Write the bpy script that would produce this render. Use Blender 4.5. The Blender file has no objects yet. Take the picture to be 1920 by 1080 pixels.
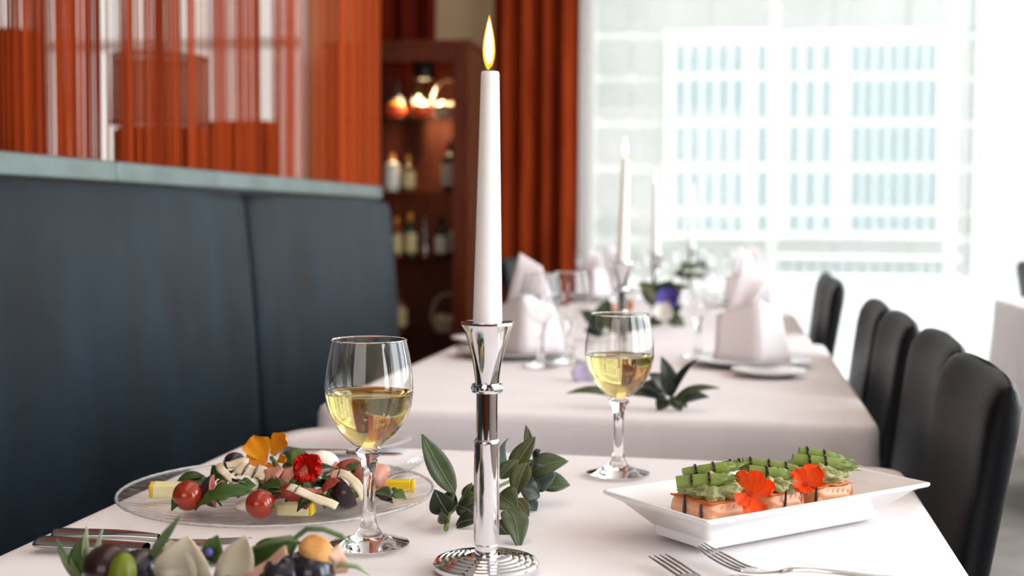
import bpy, bmesh, math, random
from mathutils import Vector, Matrix, noise
from math import sin, cos, pi, radians, sqrt, atan2
random.seed(7)
SC = bpy.context.scene
COL = SC.collection

# ------------------------------------------------------------------ camera
YAW, PITCH, ROLL, FPX = 0.17816, 0.05499, 0.00651, 2359.7
CAMZ = 1.05
cy_, sy_ = cos(YAW), sin(YAW)
cF = Vector((-sy_ * cos(PITCH), cy_ * cos(PITCH), -sin(PITCH)))
r0 = Vector((cy_, sy_, 0)); u0 = r0.cross(cF)
cR = r0 * cos(ROLL) + u0 * sin(ROLL); cU = u0 * cos(ROLL) - r0 * sin(ROLL)
cam_d = bpy.data.cameras.new('camera'); cam = bpy.data.objects.new('camera', cam_d); COL.objects.link(cam)
m = Matrix((cR, cU, -cF)).transposed().to_4x4(); m.translation = (0, 0, CAMZ); cam.matrix_world = m
cam_d.sensor_width = 36; cam_d.lens = FPX / 1920 * 36
cam_d.clip_start = .02; cam_d.clip_end = 200
cam_d.dof.use_dof = True; cam_d.dof.focus_distance = 1.17; cam_d.dof.aperture_fstop = 4.6
SC.camera = cam

# ------------------------------------------------------------------ light and exposure
W = bpy.data.worlds.new('sky'); SC.world = W; W.use_nodes = True
W.node_tree.nodes['Background'].inputs[0].default_value = (.93, .98, 1, 1)
W.node_tree.nodes['Background'].inputs[1].default_value = 2.9
def area(name, loc, target, sx, sy, watts, col):
    l = bpy.data.lights.new(name, 'AREA'); l.shape = 'RECTANGLE'; l.size = sx; l.size_y = sy; l.energy = watts; l.color = col
    o = bpy.data.objects.new(name, l); COL.objects.link(o); o.location = loc
    o.rotation_euler = (Vector(target) - Vector(loc)).to_track_quat('-Z', 'Y').to_euler(); return o
for wy in (-.3, 1.5, 3.3, 5.1): area('side_window_daylight', (2.70, wy, 1.75), (0, wy, 1.0), 1.15, 2.2, 40, (.88, .94, 1))
area('ceiling_fill', (-.35, 1.3, 2.78), (-.35, 1.3, 0), .8, 3.4, 11, (1, .74, .60))  # unseen warm fill added overhead to lift the cloth
area('rear_fill', (-.9, -2.6, 1.7), (-.3, 1.2, .9), 2.2, 1.5, 25, (1, .91, .89))  # fill added behind the camera; the back wall has no window
SC.view_settings.view_transform = 'Standard'; SC.view_settings.look = 'None'
SC.view_settings.gamma = 1; SC.view_settings.use_curve_mapping = False
SC.view_settings.exposure = 0.12
SC.cycles.use_denoising = True
SC.cycles.max_bounces = 14; SC.cycles.transmission_bounces = 14; SC.cycles.transparent_max_bounces = 24
SC.cycles.diffuse_bounces = 4; SC.cycles.glossy_bounces = 5
SC.cycles.sample_clamp_indirect = 6

# ------------------------------------------------------------------ helpers
def ray(px, py): return cF + cR * ((px - 960) / FPX) - cU * ((py - 540) / FPX)
def P(px, py, z):            # point of the plane z = const that the photograph shows at px, py
    d = ray(px, py); return Vector((0, 0, CAMZ)) + d * ((z - CAMZ) / d.z)
def Q(px, py, y):            # point of the plane y = const
    d = ray(px, py); return Vector((0, 0, CAMZ)) + d * (y / d.y)
def XP(px, py, x):           # point of the plane x = const
    d = ray(px, py); return Vector((0, 0, CAMZ)) + d * (x / d.x)

def lin(c):
    if isinstance(c, str): c = [int(c[i:i + 2], 16) / 255 for i in (0, 2, 4)]
    return tuple(v / 12.92 if v <= .04045 else ((v + .055) / 1.055) ** 2.4 for v in c[:3]) + (1,)

def mat(name, col, rough=.5, metal=0, spec=.5, var=None, bump=None, sss=0, sheen=0, coat=0, trans=0, ior=1.45, emit=0, emitcol=None, stretch=None):
    M = bpy.data.materials.new(name); M.use_nodes = True; nt = M.node_tree; N = nt.nodes; L = nt.links
    b = N['Principled BSDF']; I = b.inputs
    I['Base Color'].default_value = lin(col); I['Roughness'].default_value = rough; I['Metallic'].default_value = metal
    I['Specular IOR Level'].default_value = spec; I['IOR'].default_value = ior
    if sss: I['Subsurface Weight'].default_value = sss; I['Subsurface Radius'].default_value = (.012, .009, .006); I['Subsurface Scale'].default_value = 1
    if sheen: I['Sheen Weight'].default_value = sheen
    if coat: I['Coat Weight'].default_value = coat; I['Coat Roughness'].default_value = .1
    if trans: I['Transmission Weight'].default_value = trans
    if emit: I['Emission Color'].default_value = lin(emitcol or col); I['Emission Strength'].default_value = emit
    tc = N.new('ShaderNodeTexCoord'); src = tc.outputs['Object']
    if stretch:
        mp = N.new('ShaderNodeMapping'); mp.inputs['Scale'].default_value = stretch; L.new(src, mp.inputs[0]); src = mp.outputs[0]
    if var:
        sc, col2 = var[0], var[1]
        t = N.new('ShaderNodeTexNoise'); t.inputs['Scale'].default_value = sc; t.inputs['Detail'].default_value = 5; L.new(src, t.inputs['Vector'])
        rp = N.new('ShaderNodeValToRGB'); rp.color_ramp.elements[0].position = var[2] if len(var) > 2 else .35; rp.color_ramp.elements[1].position = var[3] if len(var) > 3 else .65
        rp.color_ramp.elements[0].color = lin(col); rp.color_ramp.elements[1].color = lin(col2)
        L.new(t.outputs[0], rp.inputs[0]); L.new(rp.outputs[0], I['Base Color'])
    if bump:
        t = N.new('ShaderNodeTexNoise'); t.inputs['Scale'].default_value = bump[0]; t.inputs['Detail'].default_value = 4; L.new(src, t.inputs['Vector'])
        bp = N.new('ShaderNodeBump'); bp.inputs['Strength'].default_value = bump[1]; bp.inputs['Distance'].default_value = bump[2] if len(bump) > 2 else .002
        L.new(t.outputs[0], bp.inputs['Height']); L.new(bp.outputs[0], I['Normal'])
    return M

def thin_glass(name, tint=(1, 1, 1), gloss=1.0, rough=.0, ridges=None, ior=1.5):
    """a thin sheet of glass: straight transmission plus Fresnel reflection"""
    M = bpy.data.materials.new(name); M.use_nodes = True; nt = M.node_tree; N = nt.nodes; L = nt.links
    for n in list(N):
        if n.type != 'OUTPUT_MATERIAL': N.remove(n)
    out = [n for n in N][0]
    tr = N.new('ShaderNodeBsdfTransparent'); tr.inputs[0].default_value = tint + (1,)
    gl = N.new('ShaderNodeBsdfGlossy'); gl.inputs['Roughness'].default_value = rough
    fr = N.new('ShaderNodeLayerWeight'); fr.inputs[0].default_value = .5; pw = N.new('ShaderNodeMath'); pw.operation = 'POWER'; pw.inputs[1].default_value = 5
    mx = N.new('ShaderNodeMixShader'); mu = N.new('ShaderNodeMath'); mu.operation = 'MULTIPLY_ADD'; mu.inputs[1].default_value = .9 * gloss; mu.inputs[2].default_value = .05 * gloss; mu.use_clamp = True
    L.new(fr.outputs[1], pw.inputs[0]); L.new(pw.outputs[0], mu.inputs[0]); L.new(mu.outputs[0], mx.inputs[0]); L.new(tr.outputs[0], mx.inputs[1]); L.new(gl.outputs[0], mx.inputs[2])
    if ridges:
        tc = N.new('ShaderNodeTexCoord'); wv = N.new('ShaderNodeTexWave'); wv.inputs['Scale'].default_value = ridges[0]; wv.inputs['Distortion'].default_value = 6; wv.inputs['Detail'].default_value = 3; wv.inputs['Detail Scale'].default_value = 2
        mp = N.new('ShaderNodeMapping'); mp.inputs['Scale'].default_value = (.25, 1, 1); mp.inputs['Rotation'].default_value = (0, 0, .25)
        L.new(tc.outputs['Object'], mp.inputs[0]); L.new(mp.outputs[0], wv.inputs[0])
        bp = N.new('ShaderNodeBump'); bp.inputs['Strength'].default_value = ridges[1]; bp.inputs['Distance'].default_value = .004
        L.new(wv.outputs[1], bp.inputs['Height']); L.new(bp.outputs[0], gl.inputs['Normal'])
    L.new(mx.outputs[0], out.inputs[0]); return M

def sheer(name, col, open_, transl):
    M = bpy.data.materials.new(name); M.use_nodes = True; nt = M.node_tree; N = nt.nodes; L = nt.links
    for n in list(N):
        if n.type != 'OUTPUT_MATERIAL': N.remove(n)
    out = [n for n in N][0]
    tr = N.new('ShaderNodeBsdfTransparent'); tl = N.new('ShaderNodeBsdfTranslucent'); df = N.new('ShaderNodeBsdfDiffuse')
    tl.inputs[0].default_value = lin(col); df.inputs[0].default_value = lin(col)
    a = N.new('ShaderNodeMixShader'); a.inputs[0].default_value = transl; L.new(df.outputs[0], a.inputs[1]); L.new(tl.outputs[0], a.inputs[2])
    b = N.new('ShaderNodeMixShader'); b.inputs[0].default_value = 1 - open_; L.new(tr.outputs[0], b.inputs[1]); L.new(a.outputs[0], b.inputs[2])
    L.new(b.outputs[0], out.inputs[0]); return M

def glow(name, col, strength, clear=0):
    M = bpy.data.materials.new(name); M.use_nodes = True; nt = M.node_tree; N = nt.nodes; L = nt.links
    for n in list(N):
        if n.type != 'OUTPUT_MATERIAL': N.remove(n)
    out = [n for n in N][0]
    e = N.new('ShaderNodeEmission'); e.inputs[0].default_value = lin(col); e.inputs[1].default_value = strength
    if clear:
        tr = N.new('ShaderNodeBsdfTransparent'); mx = N.new('ShaderNodeMixShader'); mx.inputs[0].default_value = 1 - clear
        L.new(tr.outputs[0], mx.inputs[1]); L.new(e.outputs[0], mx.inputs[2]); L.new(mx.outputs[0], out.inputs[0])
    else: L.new(e.outputs[0], out.inputs[0])
    return M

class MB:
    """collects shapes; build() links them as ONE mesh object"""
    def __init__(s): s.v = []; s.f = []; s.sm = []; s.mi = []
    def add(s, vs, fs, smooth=True, mi=0):
        o = len(s.v); s.v += [Vector(v) for v in vs]
        for f in fs: s.f.append([o + i for i in f]); s.sm.append(smooth); s.mi.append(mi)
        return s
    def box(s, lo, hi, M=None, mi=0):
        x0, y0, z0 = lo; x1, y1, z1 = hi
        vs = [Vector(p) for p in ((x0, y0, z0), (x1, y0, z0), (x1, y1, z0), (x0, y1, z0), (x0, y0, z1), (x1, y0, z1), (x1, y1, z1), (x0, y1, z1))]
        if M: vs = [M @ v for v in vs]
        return s.add(vs, [(3, 2, 1, 0), (4, 5, 6, 7), (0, 1, 5, 4), (1, 2, 6, 5), (2, 3, 7, 6), (3, 0, 4, 7)], False, mi)
    def lathe(s, prof, n=32, c=(0, 0, 0), mi=0, M=None, smooth=True):
        c = Vector(c); vs = []; fs = []; idx = []
        for r, z in prof:
            if r < 1e-6: idx.append([len(vs)]); vs.append(Vector((0, 0, z)))
            else:
                idx.append(list(range(len(vs), len(vs) + n))); vs += [Vector((r * cos(2 * pi * k / n), r * sin(2 * pi * k / n), z)) for k in range(n)]
        for a, b in zip(idx, idx[1:]):
            for k in range(n):
                k2 = (k + 1) % n
                if len(a) == 1 and len(b) == 1: continue
                if len(a) == 1: fs.append((a[0], b[k2], b[k]))
                elif len(b) == 1: fs.append((a[k], a[k2], b[0]))
                else: fs.append((a[k], a[k2], b[k2], b[k]))
        if M: vs = [M @ v for v in vs]
        return s.add([v + c for v in vs], fs, smooth, mi)
    def tube(s, pts, rad, n=8, mi=0, flat=1.0, caps=True):
        pts = [Vector(p) for p in pts]; m_ = len(pts)
        if not hasattr(rad, '__len__'): rad = [rad] * m_
        vs = []; fs = []; up = None
        for i, p in enumerate(pts):
            t = (pts[min(i + 1, m_ - 1)] - pts[max(i - 1, 0)]).normalized()
            if up is None:
                up = Vector((0, 0, 1)) if abs(t.z) < .9 else Vector((0, 1, 0))
            a = t.cross(up).normalized(); b = a.cross(t).normalized(); up = b
            for k in range(n):
                an = 2 * pi * k / n; vs.append(p + a * (cos(an) * rad[i]) + b * (sin(an) * rad[i] * flat))
        for i in range(m_ - 1):
            for k in range(n):
                k2 = (k + 1) % n; fs.append((i * n + k, i * n + k2, (i + 1) * n + k2, (i + 1) * n + k))
        if caps: fs.append(tuple(range(n))[::-1]); fs.append(tuple((m_ - 1) * n + k for k in range(n)))
        return s.add(vs, fs, True, mi)
    def grid(s, fn, nu, nv, mi=0, smooth=True, wrap=False):
        vs = [Vector(fn(i / nu, j / nv)) for j in range(nv + 1) for i in range(nu + (0 if wrap else 1))]
        w = nu if wrap else nu + 1; fs = []
        for j in range(nv):
            for i in range(nu):
                i2 = (i + 1) % w; fs.append((j * w + i, j * w + i2, (j + 1) * w + i2, (j + 1) * w + i))
        return s.add(vs, fs, smooth, mi)
    def blob(s, c, r, lump=0, freq=30, nu=20, nv=12, M=None, seed=0, mi=0):
        c = Vector(c); r = Vector(r) if hasattr(r, '__len__') else Vector((r, r, r)); vs = []; fs = []
        for j in range(nv + 1):
            th = pi * j / nv
            for i in range(nu):
                ph = 2 * pi * i / nu; d = Vector((sin(th) * cos(ph), sin(th) * sin(ph), -cos(th)))
                k = 1 + (lump * noise.noise(Vector((d.x * r.x, d.y * r.y, d.z * r.z)) * freq + Vector((seed, seed * 2, 0))) if lump else 0)
                p = Vector((d.x * r.x, d.y * r.y, d.z * r.z)) * k
                if M: p = M @ p
                vs.append(c + p)
        for j in range(nv):
            for i in range(nu):
                i2 = (i + 1) % nu; fs.append((j * nu + i, j * nu + i2, (j + 1) * nu + i2, (j + 1) * nu + i))
        return s.add(vs, fs, True, mi)
    def build(s, name, m_, parent=None, sharp=38, solid=0, bevel=0, subsurf=0, kind=None):
        me = bpy.data.meshes.new(name); off = Vector((0, 0, 0)); q = parent
        while q is not None: off = off + q.location; q = q.parent
        me.from_pydata([tuple(v - off) for v in s.v], [], s.f)
        me.polygons.foreach_set('use_smooth', s.sm); 
        for x in (m_ if isinstance(m_, (list, tuple)) else [m_]): me.materials.append(x)
        me.polygons.foreach_set('material_index', s.mi)
        bm = bmesh.new(); bm.from_mesh(me); bmesh.ops.remove_doubles(bm, verts=bm.verts, dist=1e-6); bmesh.ops.recalc_face_normals(bm, faces=bm.faces); bm.to_mesh(me); bm.free()
        me.set_sharp_from_angle(angle=radians(sharp)); me.update()
        o = bpy.data.objects.new(name, me); COL.objects.link(o)
        if parent: o.parent = parent
        if solid: md = o.modifiers.new('thickness', 'SOLIDIFY'); md.thickness = solid; md.offset = 0
        if bevel: md = o.modifiers.new('edge', 'BEVEL'); md.width = bevel; md.segments = 3; md.limit_method = 'ANGLE'; md.angle_limit = radians(35)
        if subsurf: md = o.modifiers.new('smooth', 'SUBSURF'); md.levels = subsurf; md.render_levels = subsurf
        if kind: o['kind'] = kind
        return o

def tag(o, label, cat, group=None, kind=None):
    o['label'] = label; o['category'] = cat
    if group: o['group'] = group
    if kind: o['kind'] = kind
    return o
def thing(name, label, cat, loc=(0, 0, 0), group=None):
    o = bpy.data.objects.new(name, None); COL.objects.link(o); o.location = loc; o.empty_display_size = .05
    return tag(o, label, cat, group)
def dup(root, loc, label, rotz=0, group=None, scale=None):
    def rec(o, par):
        c = o.copy(); COL.objects.link(c)
        if par is not None: c.parent = par
        for ch in o.children: rec(ch, c)
        return c
    r = rec(root, None); r.location = loc; r.rotation_euler = (0, 0, rotz); r['label'] = label
    if group: r['group'] = group
    if scale: r.scale = scale
    return r
def struct(name, mb, m_, **k):
    o = mb.build(name, m_, **k); o['kind'] = 'structure'; return o
def rot(ax, a): return Matrix.Rotation(a, 3, ax)

def leaf_mb(base, tip, width, up=(0, 0, 1), bend=0.0, fold=.25, n=10, peak=.42, lobes=0, mb=None, mi=0, twist=0):
    """a folded, arched leaf blade from base to tip"""
    base = Vector(base); tip = Vector(tip); d = tip - base; L_ = d.length; t0 = d.normalized(); up = Vector(up)
    up = (up - t0 * up.dot(t0)).normalized(); sd0 = t0.cross(up)
    mb = mb or MB(); rows = []
    for i in range(n + 1):
        t = i / n; c = base + d * t + up * (bend * L_ * 4 * t * (1 - t))
        a = twist * t; sd = sd0 * cos(a) + up * sin(a); nu_ = up * cos(a) - sd0 * sin(a)
        w = .5 * width * (sin(pi * t ** (math.log(.5) / math.log(peak)))) ** .85 if 0 < t < 1 else .0004
        if lobes and 0 < t < 1: w *= .5 + .5 * abs(cos(pi * (lobes + .5) * t)) ** .7
        w = max(w, .0004)
        rows += [c - sd * w + nu_ * (fold * w), c - sd * w * .5 + nu_ * (fold * w * .35), c, c + sd * w * .5 + nu_ * (fold * w * .35), c + sd * w + nu_ * (fold * w)]
    fs = []
    for i in range(n):
        for k in range(4): fs.append((i * 5 + k, i * 5 + k + 1, (i + 1) * 5 + k + 1, (i + 1) * 5 + k))
    return mb.add(rows, fs, True, mi)

# ------------------------------------------------------------------ materials
def leafmat(name, c1, c2, rough=.42):
    M = mat(name, c1, rough, var=(60, c2), bump=(160, .25, .001)); b = M.node_tree.nodes['Principled BSDF']
    return M
M_cloth = mat('white linen', 'f0eaea', .82, var=(9, 'ebe4e4'), bump=(14, .28, .006), sheen=.1)
M_napkin = mat('white napkin linen', 'f1e9ea', .8, bump=(220, .15, .001))
M_leather = mat('blue black leather', '0b141b', .5, spec=.2, var=(6, '1a2a35', .3, .75), bump=(260, .25, .001), stretch=(1, 1.2, .4))
M_chair = mat('black leather', '06070a', .46, spec=.15, var=(6, '0c0e11'), bump=(280, .2, .001))
M_legs = mat('dark wood legs', '1c1310', .4)
M_chrome = mat('chrome', 'e4e4e6', .035, 1)
M_steel = mat('brushed steel cutlery', 'c9c7c4', .13, 1)
M_wax = mat('white wax', 'fbf9f5', .38, sss=.25)
M_wick = mat('burnt wick', '1a1412', .8)
M_core = glow('flame core', 'fff0c0', 14)
M_flame = glow('flame shell', 'ff9a1c', 3.2, .45)
M_bowl = thin_glass('wine glass bowl', (.985, .99, .99), 1.7)
M_solidglass = mat('solid clear glass', 'ffffff', 0, trans=1, ior=1.46)
M_wine = mat('white wine', 'f4de8e', 0, trans=1, ior=1.34)
M_plateglass = thin_glass('ribbed plate glass', (.99, .988, .985), .55, .06, (26, .9))
M_plateedge = mat('cut glass edge', 'f2f4f6', .08, trans=.75, bump=(90, .8, .003))
M_porcelain = mat('white porcelain', 'f3f2f1', .12, coat=.4)
M_greyplate = mat('pale glazed plate', 'd9d7d8', .15)
M_plaster = mat('beige plaster', 'c9ac86', .85, var=(3, 'bfa07a'))
M_ceiling = mat('ceiling paint', 'd8d0c8', .9)
M_floor = mat('grey carpet', '6f6a66', .95, var=(5, '8a847d', .3, .7), bump=(300, .5, .003))
M_ledge = mat('grey green metal ledge', '5f6b69', .32, .5, var=(9, '727f7c', .3, .7), bump=(40, .15, .002))
M_partition = mat('dark partition', '2a2c30', .6)
M_wood = mat('mahogany', '642a12', .35, var=(8, '4a1a0a'), stretch=(6, 6, .6), coat=.3)
M_wood_in = mat('mahogany back', '5c260f', .45, var=(8, '43180a'), stretch=(6, 6, .6))
M_red = mat('rust velvet curtain', '8e3510', .9, var=(5, '70240a'), spec=.1, stretch=(8, 8, .5))
M_darkred = mat('dark red curtain', '5c1606', .9, spec=.1)
M_str = [mat('orange cord', 'a84216', .8, spec=.1), mat('rust cord', '86300e', .8, spec=.1), mat('deep red and shaded cord', '541303', .8, spec=.1)]
M_orangefab = mat('orange upholstery', 'a03e12', .85, var=(12, '8c320c'), spec=.1)
M_shade = sheer('orange drum shade cloth', 'd8601c', .12, .6)
M_paleshade = sheer('pale rose shade cloth', 'd89a80', .45, .6)
M_frame = mat('white window frame', 'f4f3ee', .4)
M_pane = thin_glass('window pane', (.97, .985, .985), 1.0)
M_sheer = sheer('sheer curtain', 'f7f8f8', .68, .75)
M_sheer2 = sheer('dense sheer curtain', 'ffffff', .25, .8)
M_stone = mat('grey ashlar', '9c9a96', .85, var=(2.5, '908f8b'))
M_mortar = mat('pale joints', 'f2f1ec', .9)
M_facewhite = mat('white facade frame', 'fbfbfa', .6)
M_faceglass = mat('facade window glass', 'ccd8d9', .4, spec=.1)
M_bar = mat('grey blue window bars', '647c83', .6, spec=.1)
M_terrace = mat('pale terrace', 'f6f6f4', .8)
M_black = mat('black metal', '0c0c0d', .4)

# ------------------------------------------------------------------ room shell
ZT = .75
struct('floor', MB().box((-6, -3.2, -.06), (2.9, 6.7, 0)), M_floor)
struct('ceiling', MB().box((-6, -3.2, 2.8), (2.9, 6.7, 2.9)), M_ceiling)
struct('wall_back', MB().box((-6, -3.2, 0), (2.9, -3.1, 2.8)), M_wood_in)
struct('wall_left', MB().box((-6, -3.1, 0), (-5.9, 6.6, 2.8)), M_plaster)
wf = MB(); YW = 6.55
wf.box((-2.3, YW, 0), (-.86, YW + .12, 2.8)); wf.box((-5.9, YW, 0), (-2.3, YW + .12, .85)); wf.box((-5.9, YW, 2.55), (2.9, YW + .12, 2.8))
wf.box((-5.9, YW, .85), (-5.5, YW + .12, 2.55)); wf.box((2.7, YW, 0), (2.9, YW + .12, 2.55)); wf.box((-.86, YW, 0), (2.7, YW + .12, .06))
struct('wall_far', wf, M_plaster)
wr = MB(); wr.box((2.75, -3.1, 0), (2.9, 6.6, .5)); wr.box((2.75, -3.1, 2.65), (2.9, 6.6, 2.8)); wr.box((2.75, -3.1, .5), (2.9, -1, 2.65)); wr.box((2.75, 6.2, .5), (2.9, 6.6, 2.65))
struct('wall_right', wr, M_ceiling)

def window(name, x0, x1, z0, z1, y, xs, zs, w=.05):
    root = bpy.data.objects.new(name, None); COL.objects.link(root); root['kind'] = 'structure'; root.location = (x0, y, z0)
    fr = MB(); d = .07
    fr.box((x0, y, z0), (x0 + w, y + d, z1)); fr.box((x1 - w, y, z0), (x1, y + d, z1)); fr.box((x0 + w, y, z0), (x1 - w, y + d, z0 + w)); fr.box((x0 + w, y, z1 - w), (x1 - w, y + d, z1))
    fr.build('window_frame', M_frame, root)
    for x in xs: MB().box((x - w / 2, y, z0 + w), (x + w / 2, y + d, z1 - w)).build('mullion', M_frame, root)
    bx = [x0 + w] + sum([[x - w / 2, x + w / 2] for x in xs], []) + [x1 - w]
    for z in zs:
        for a, b in zip(bx[::2], bx[1::2]): MB().box((a, y + .01, z - w / 2), (b, y + d - .01, z + w / 2)).build('transom', M_frame, root)
    for a, b in zip(bx[::2], bx[1::2]): MB().box((a, y + .03, z0 + w), (b, y + .036, z1 - w)).build('pane', M_pane, root)
    return root
x1450 = Q(1452, 200, YW).x; x1785 = Q(1790, 200, YW).x
x1102 = Q(1104, 200, YW).x
window('window_1', -.86, 2.7, .06, 2.55, YW + .02, [x1102, x1450, x1785], [])
window('window_2', -5.5, -2.3, .85, 2.55, YW + .02, [-4.7, -3.9, -3.1], [2.0], .06)

# sheer curtains hanging inside the big window
def drape(name, m_, x0, x1, y, z0, z1, amp, waves, label, cat='curtain', n=None, ph=0, jit=.4):
    n = n or int(waves * 10)
    def fn(u, v):
        q = u * waves * 2 * pi + ph; k = 1 + jit * noise.noise(Vector((u * waves * .7, 3.1 + ph, 0)))
        return (x0 + (x1 - x0) * u + .3 * amp * sin(q * 2 + 1), y + amp * k * (sin(q) + .25 * sin(2.3 * q + v)) * (.75 + .25 * (1 - v)), z0 + (z1 - z0) * v)
    o = MB().grid(fn, n, 8).build(name, m_, sharp=180); tag(o, label, cat); return o
drape('sheer_curtain', M_sheer, -.78, x1785 + .05, 6.43, .03, 2.7, .006, 9, 'sheer white curtain veiling the big window of the barred facade')
drape('sheer_curtain', M_sheer2, x1785 + .06, 2.68, 6.40, .03, 2.7, .03, 14, 'denser bright white sheer curtain at the far right of the window')
drape('sheer_curtain', sheer('grey dimming sheer', 'd2c8c4', .32, .45), -5.5, -2.32, 6.45, .7, 2.7, .012, 16, 'greyish sheer curtain added to dim the window behind the orange strings')  # grey sheer added to tone down the bright window behind the strings
drape('velvet_curtain', M_red, -1.235, -.80, 6.27, .02, 2.75, .030, 4.3, 'rust red velvet curtain hanging between the wooden cabinet and bright window', ph=1)
drape('velvet_curtain', M_darkred, Q(712, 40, 6.46).x - .1, Q(812, 40, 6.46).x, 6.49, .02, 2.75, .03, 3, 'dark red curtain behind the top of the wooden cabinet')

# ------------------------------------------------------------------ outside
struct('ground_outside', MB().box((-14, 6.8, -.3), (22, 40, -.06)), M_terrace)
YB = 11.0
bld = thing('street_building', 'pale stone building across the street with barred white framed windows', 'building', (1, YB, -.06))
S = YB / 6.0
def bq(px, py): v = Q(px, py, YB); return v.x, v.z
MB().box((-9, YB + .06, -.06), (14, YB + .5, 7)).build('facade_wall', M_mortar, bld)
rows = [(-140, -40), (-28, 56), (72, 137), (152, 222), (238, 306), (322, 392), (404, 442), (456, 520)]
cols = [(1010, 1052), (1060, 1112), (1122, 1180), (1188, 1244)]
for i, (ya, yb) in enumerate(rows):
    cc = cols + ([(1254, 1330), (1336, 1440), (1450, 1560), (1568, 1700), (1708, 1790)] if i in (0, 1, 7) else [])
    cc = cc + [(1800, 1880), (1890, 1990)]
    for (xa, xb) in cc:
        a, zt = bq(xa, ya); b, zb = bq(xb, yb)
        MB().box((a, YB, zb), (b, YB + .06, zt)).build('stone_block', M_stone, bld)
def facade_window(xa, xb, glass, bars):
    a, zt = bq(xa, 60); b, zb = bq(xb, 448)
    f = MB().box((a, YB - .06, zb), (b, YB - .02, zt)).build('window_surround', M_facewhite, bld)
    for (ga, gb, skip) in glass:
        for k, (ya, yb) in enumerate([(86, 136), (152, 222), (238, 306), (322, 388), (402, 434)]):
            x0, z1 = bq(ga, ya); x1, z0 = bq(gb, yb)
            MB().box((x0, YB - .09, z0), (x1, YB - .06, z1)).build('pane', M_faceglass, f)
            n = max(1, int((gb - ga) / 23))
            for j in range(n):
                c = x0 + (x1 - x0) * (j + .55) / n; w = .026
                MB().box((c - w, YB - .12, z0), (c + w, YB - .09, z1)).build('window_bar', M_bar, f)
facade_window(1250, 1446, [(1262, 1396, 0), (1416, 1440, 0)], 1)
facade_window(1462, 1786, [(1472, 1562, 0), (1590, 1756, 0)], 1)
rl = thing('railing', 'low barred railing on the terrace below the facade windows', 'railing', (1.5, 9.6, -.06))
YR = 9.6
ra, rz1 = Q(1440, 484, YR).x, Q(1440, 484, YR).z; rb, rz0 = Q(1800, 484, YR).x, Q(1440, 512, YR).z
MB().box((ra, YR, rz1), (rb, YR + .06, rz1 + .03)).build('top_rail', M_facewhite, rl)
MB().box((ra, YR - .04, -.06), (rb, YR + .1, rz0)).build('parapet', M_terrace, rl)
for k in range(15):
    x = ra + (rb - ra) * (k + .5) / 15; MB().box((x - .02, YR + .01, rz0), (x + .02, YR + .05, rz1)).build('baluster', M_bar, rl)

# ------------------------------------------------------------------ left side: bench, ledge, string curtain
def bench(name, y0, y1, label):
    r = thing(name, label, 'bench', (-1.1, (y0 + y1) / 2, 0), 'leather wall benches')
    def fn(u, v):   # closed cushion cross section swept along y with rounded ends
        return 0
    prof = [(-1.155, .50), (-1.160, .60), (-1.170, .78), (-1.183, .95), (-1.197, 1.085), (-1.205, 1.104), (-1.225, 1.110), (-1.262, 1.106), (-1.272, 1.08), (-1.272, .50)]
    mb = MB(); rows_ = []; ys = [(0, .03), (.006, .012), (.02, .003), (.05, 0), (.25, -.004), (.5, -.006), (.75, -.004), (y1 - y0 - .05, 0), (y1 - y0 - .02, .003), (y1 - y0 - .006, .012), (y1 - y0, .03)]
    ys = [(q if i < 4 else q if i > 6 else q * (y1 - y0), s) for i, (q, s) in enumerate(ys)]
    vs = []; cx, cz = -1.2, .8
    for (q, s) in ys:
        for (x, z) in prof:
            sx = x - s * (1 if x > -1.25 else -1) * (1 if x > -1.21 else 0); sz = z - (s if z > 1.0 else 0)
            vs.append((sx, y0 + q, sz))
    k = len(prof); fs = []
    for i in range(len(ys) - 1):
        for j in range(k): fs.append((i * k + j, i * k + (j + 1) % k, (i + 1) * k + (j + 1) % k, (i + 1) * k + j))
    fs.append(tuple(range(k))); fs.append(tuple((len(ys) - 1) * k + j for j in range(k)))
    mb.add(vs, fs, True); mb.build('backrest', M_leather, r, sharp=50)
    MB().box((-1.24, y0 + .004, .36), (-.68, y1 - .004, .498)).build('seat', M_leather, r, bevel=.025)
    MB().box((-1.24, y0 + .01, .0), (-.76, y1 - .01, .36)).build('plinth', M_partition, r)
    return r
bench('wall_bench', 1.55, 2.955, 'dark blue leather bench backrest panel beside the nearest table')
bench('wall_bench', 2.975, 4.27, 'dark blue leather bench backrest panel ending beside the cabinet')
bench('wall_bench', .1, 1.53, 'dark blue leather bench section alongside the camera')
struct('wall_partition', MB().box((-1.42, 0, 0), (-1.285, 4.40, 1.12)), M_partition)
for a, b in ((0, 2.44), (2.444, 4.42)):
    MB_ = MB().box((-1.44, a, 1.12), (-1.275, b, 1.164)); struct('trim_1' if a == 0 else 'trim_2', MB_, M_ledge, bevel=.004)
segs = [(-60, 0, .6), (0, 25, .3), (25, 60, .7), (60, 90, 1), (90, 103, .04), (103, 135, .78), (135, 190, 1), (190, 204, .1), (204, 220, .12), (220, 250, .7), (250, 275, .5), (275, 340, .85), (340, 352, .12), (352, 368, .95), (368, 380, .15), (380, 400, .65), (400, 420, .9), (420, 440, .45), (440, 490, .9), (490, 506, .08), (506, 560, .85), (560, 576, .5), (576, 600, .45), (600, 635, .75), (635, 715, 1.0)]
st = MB(); px = -58
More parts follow.
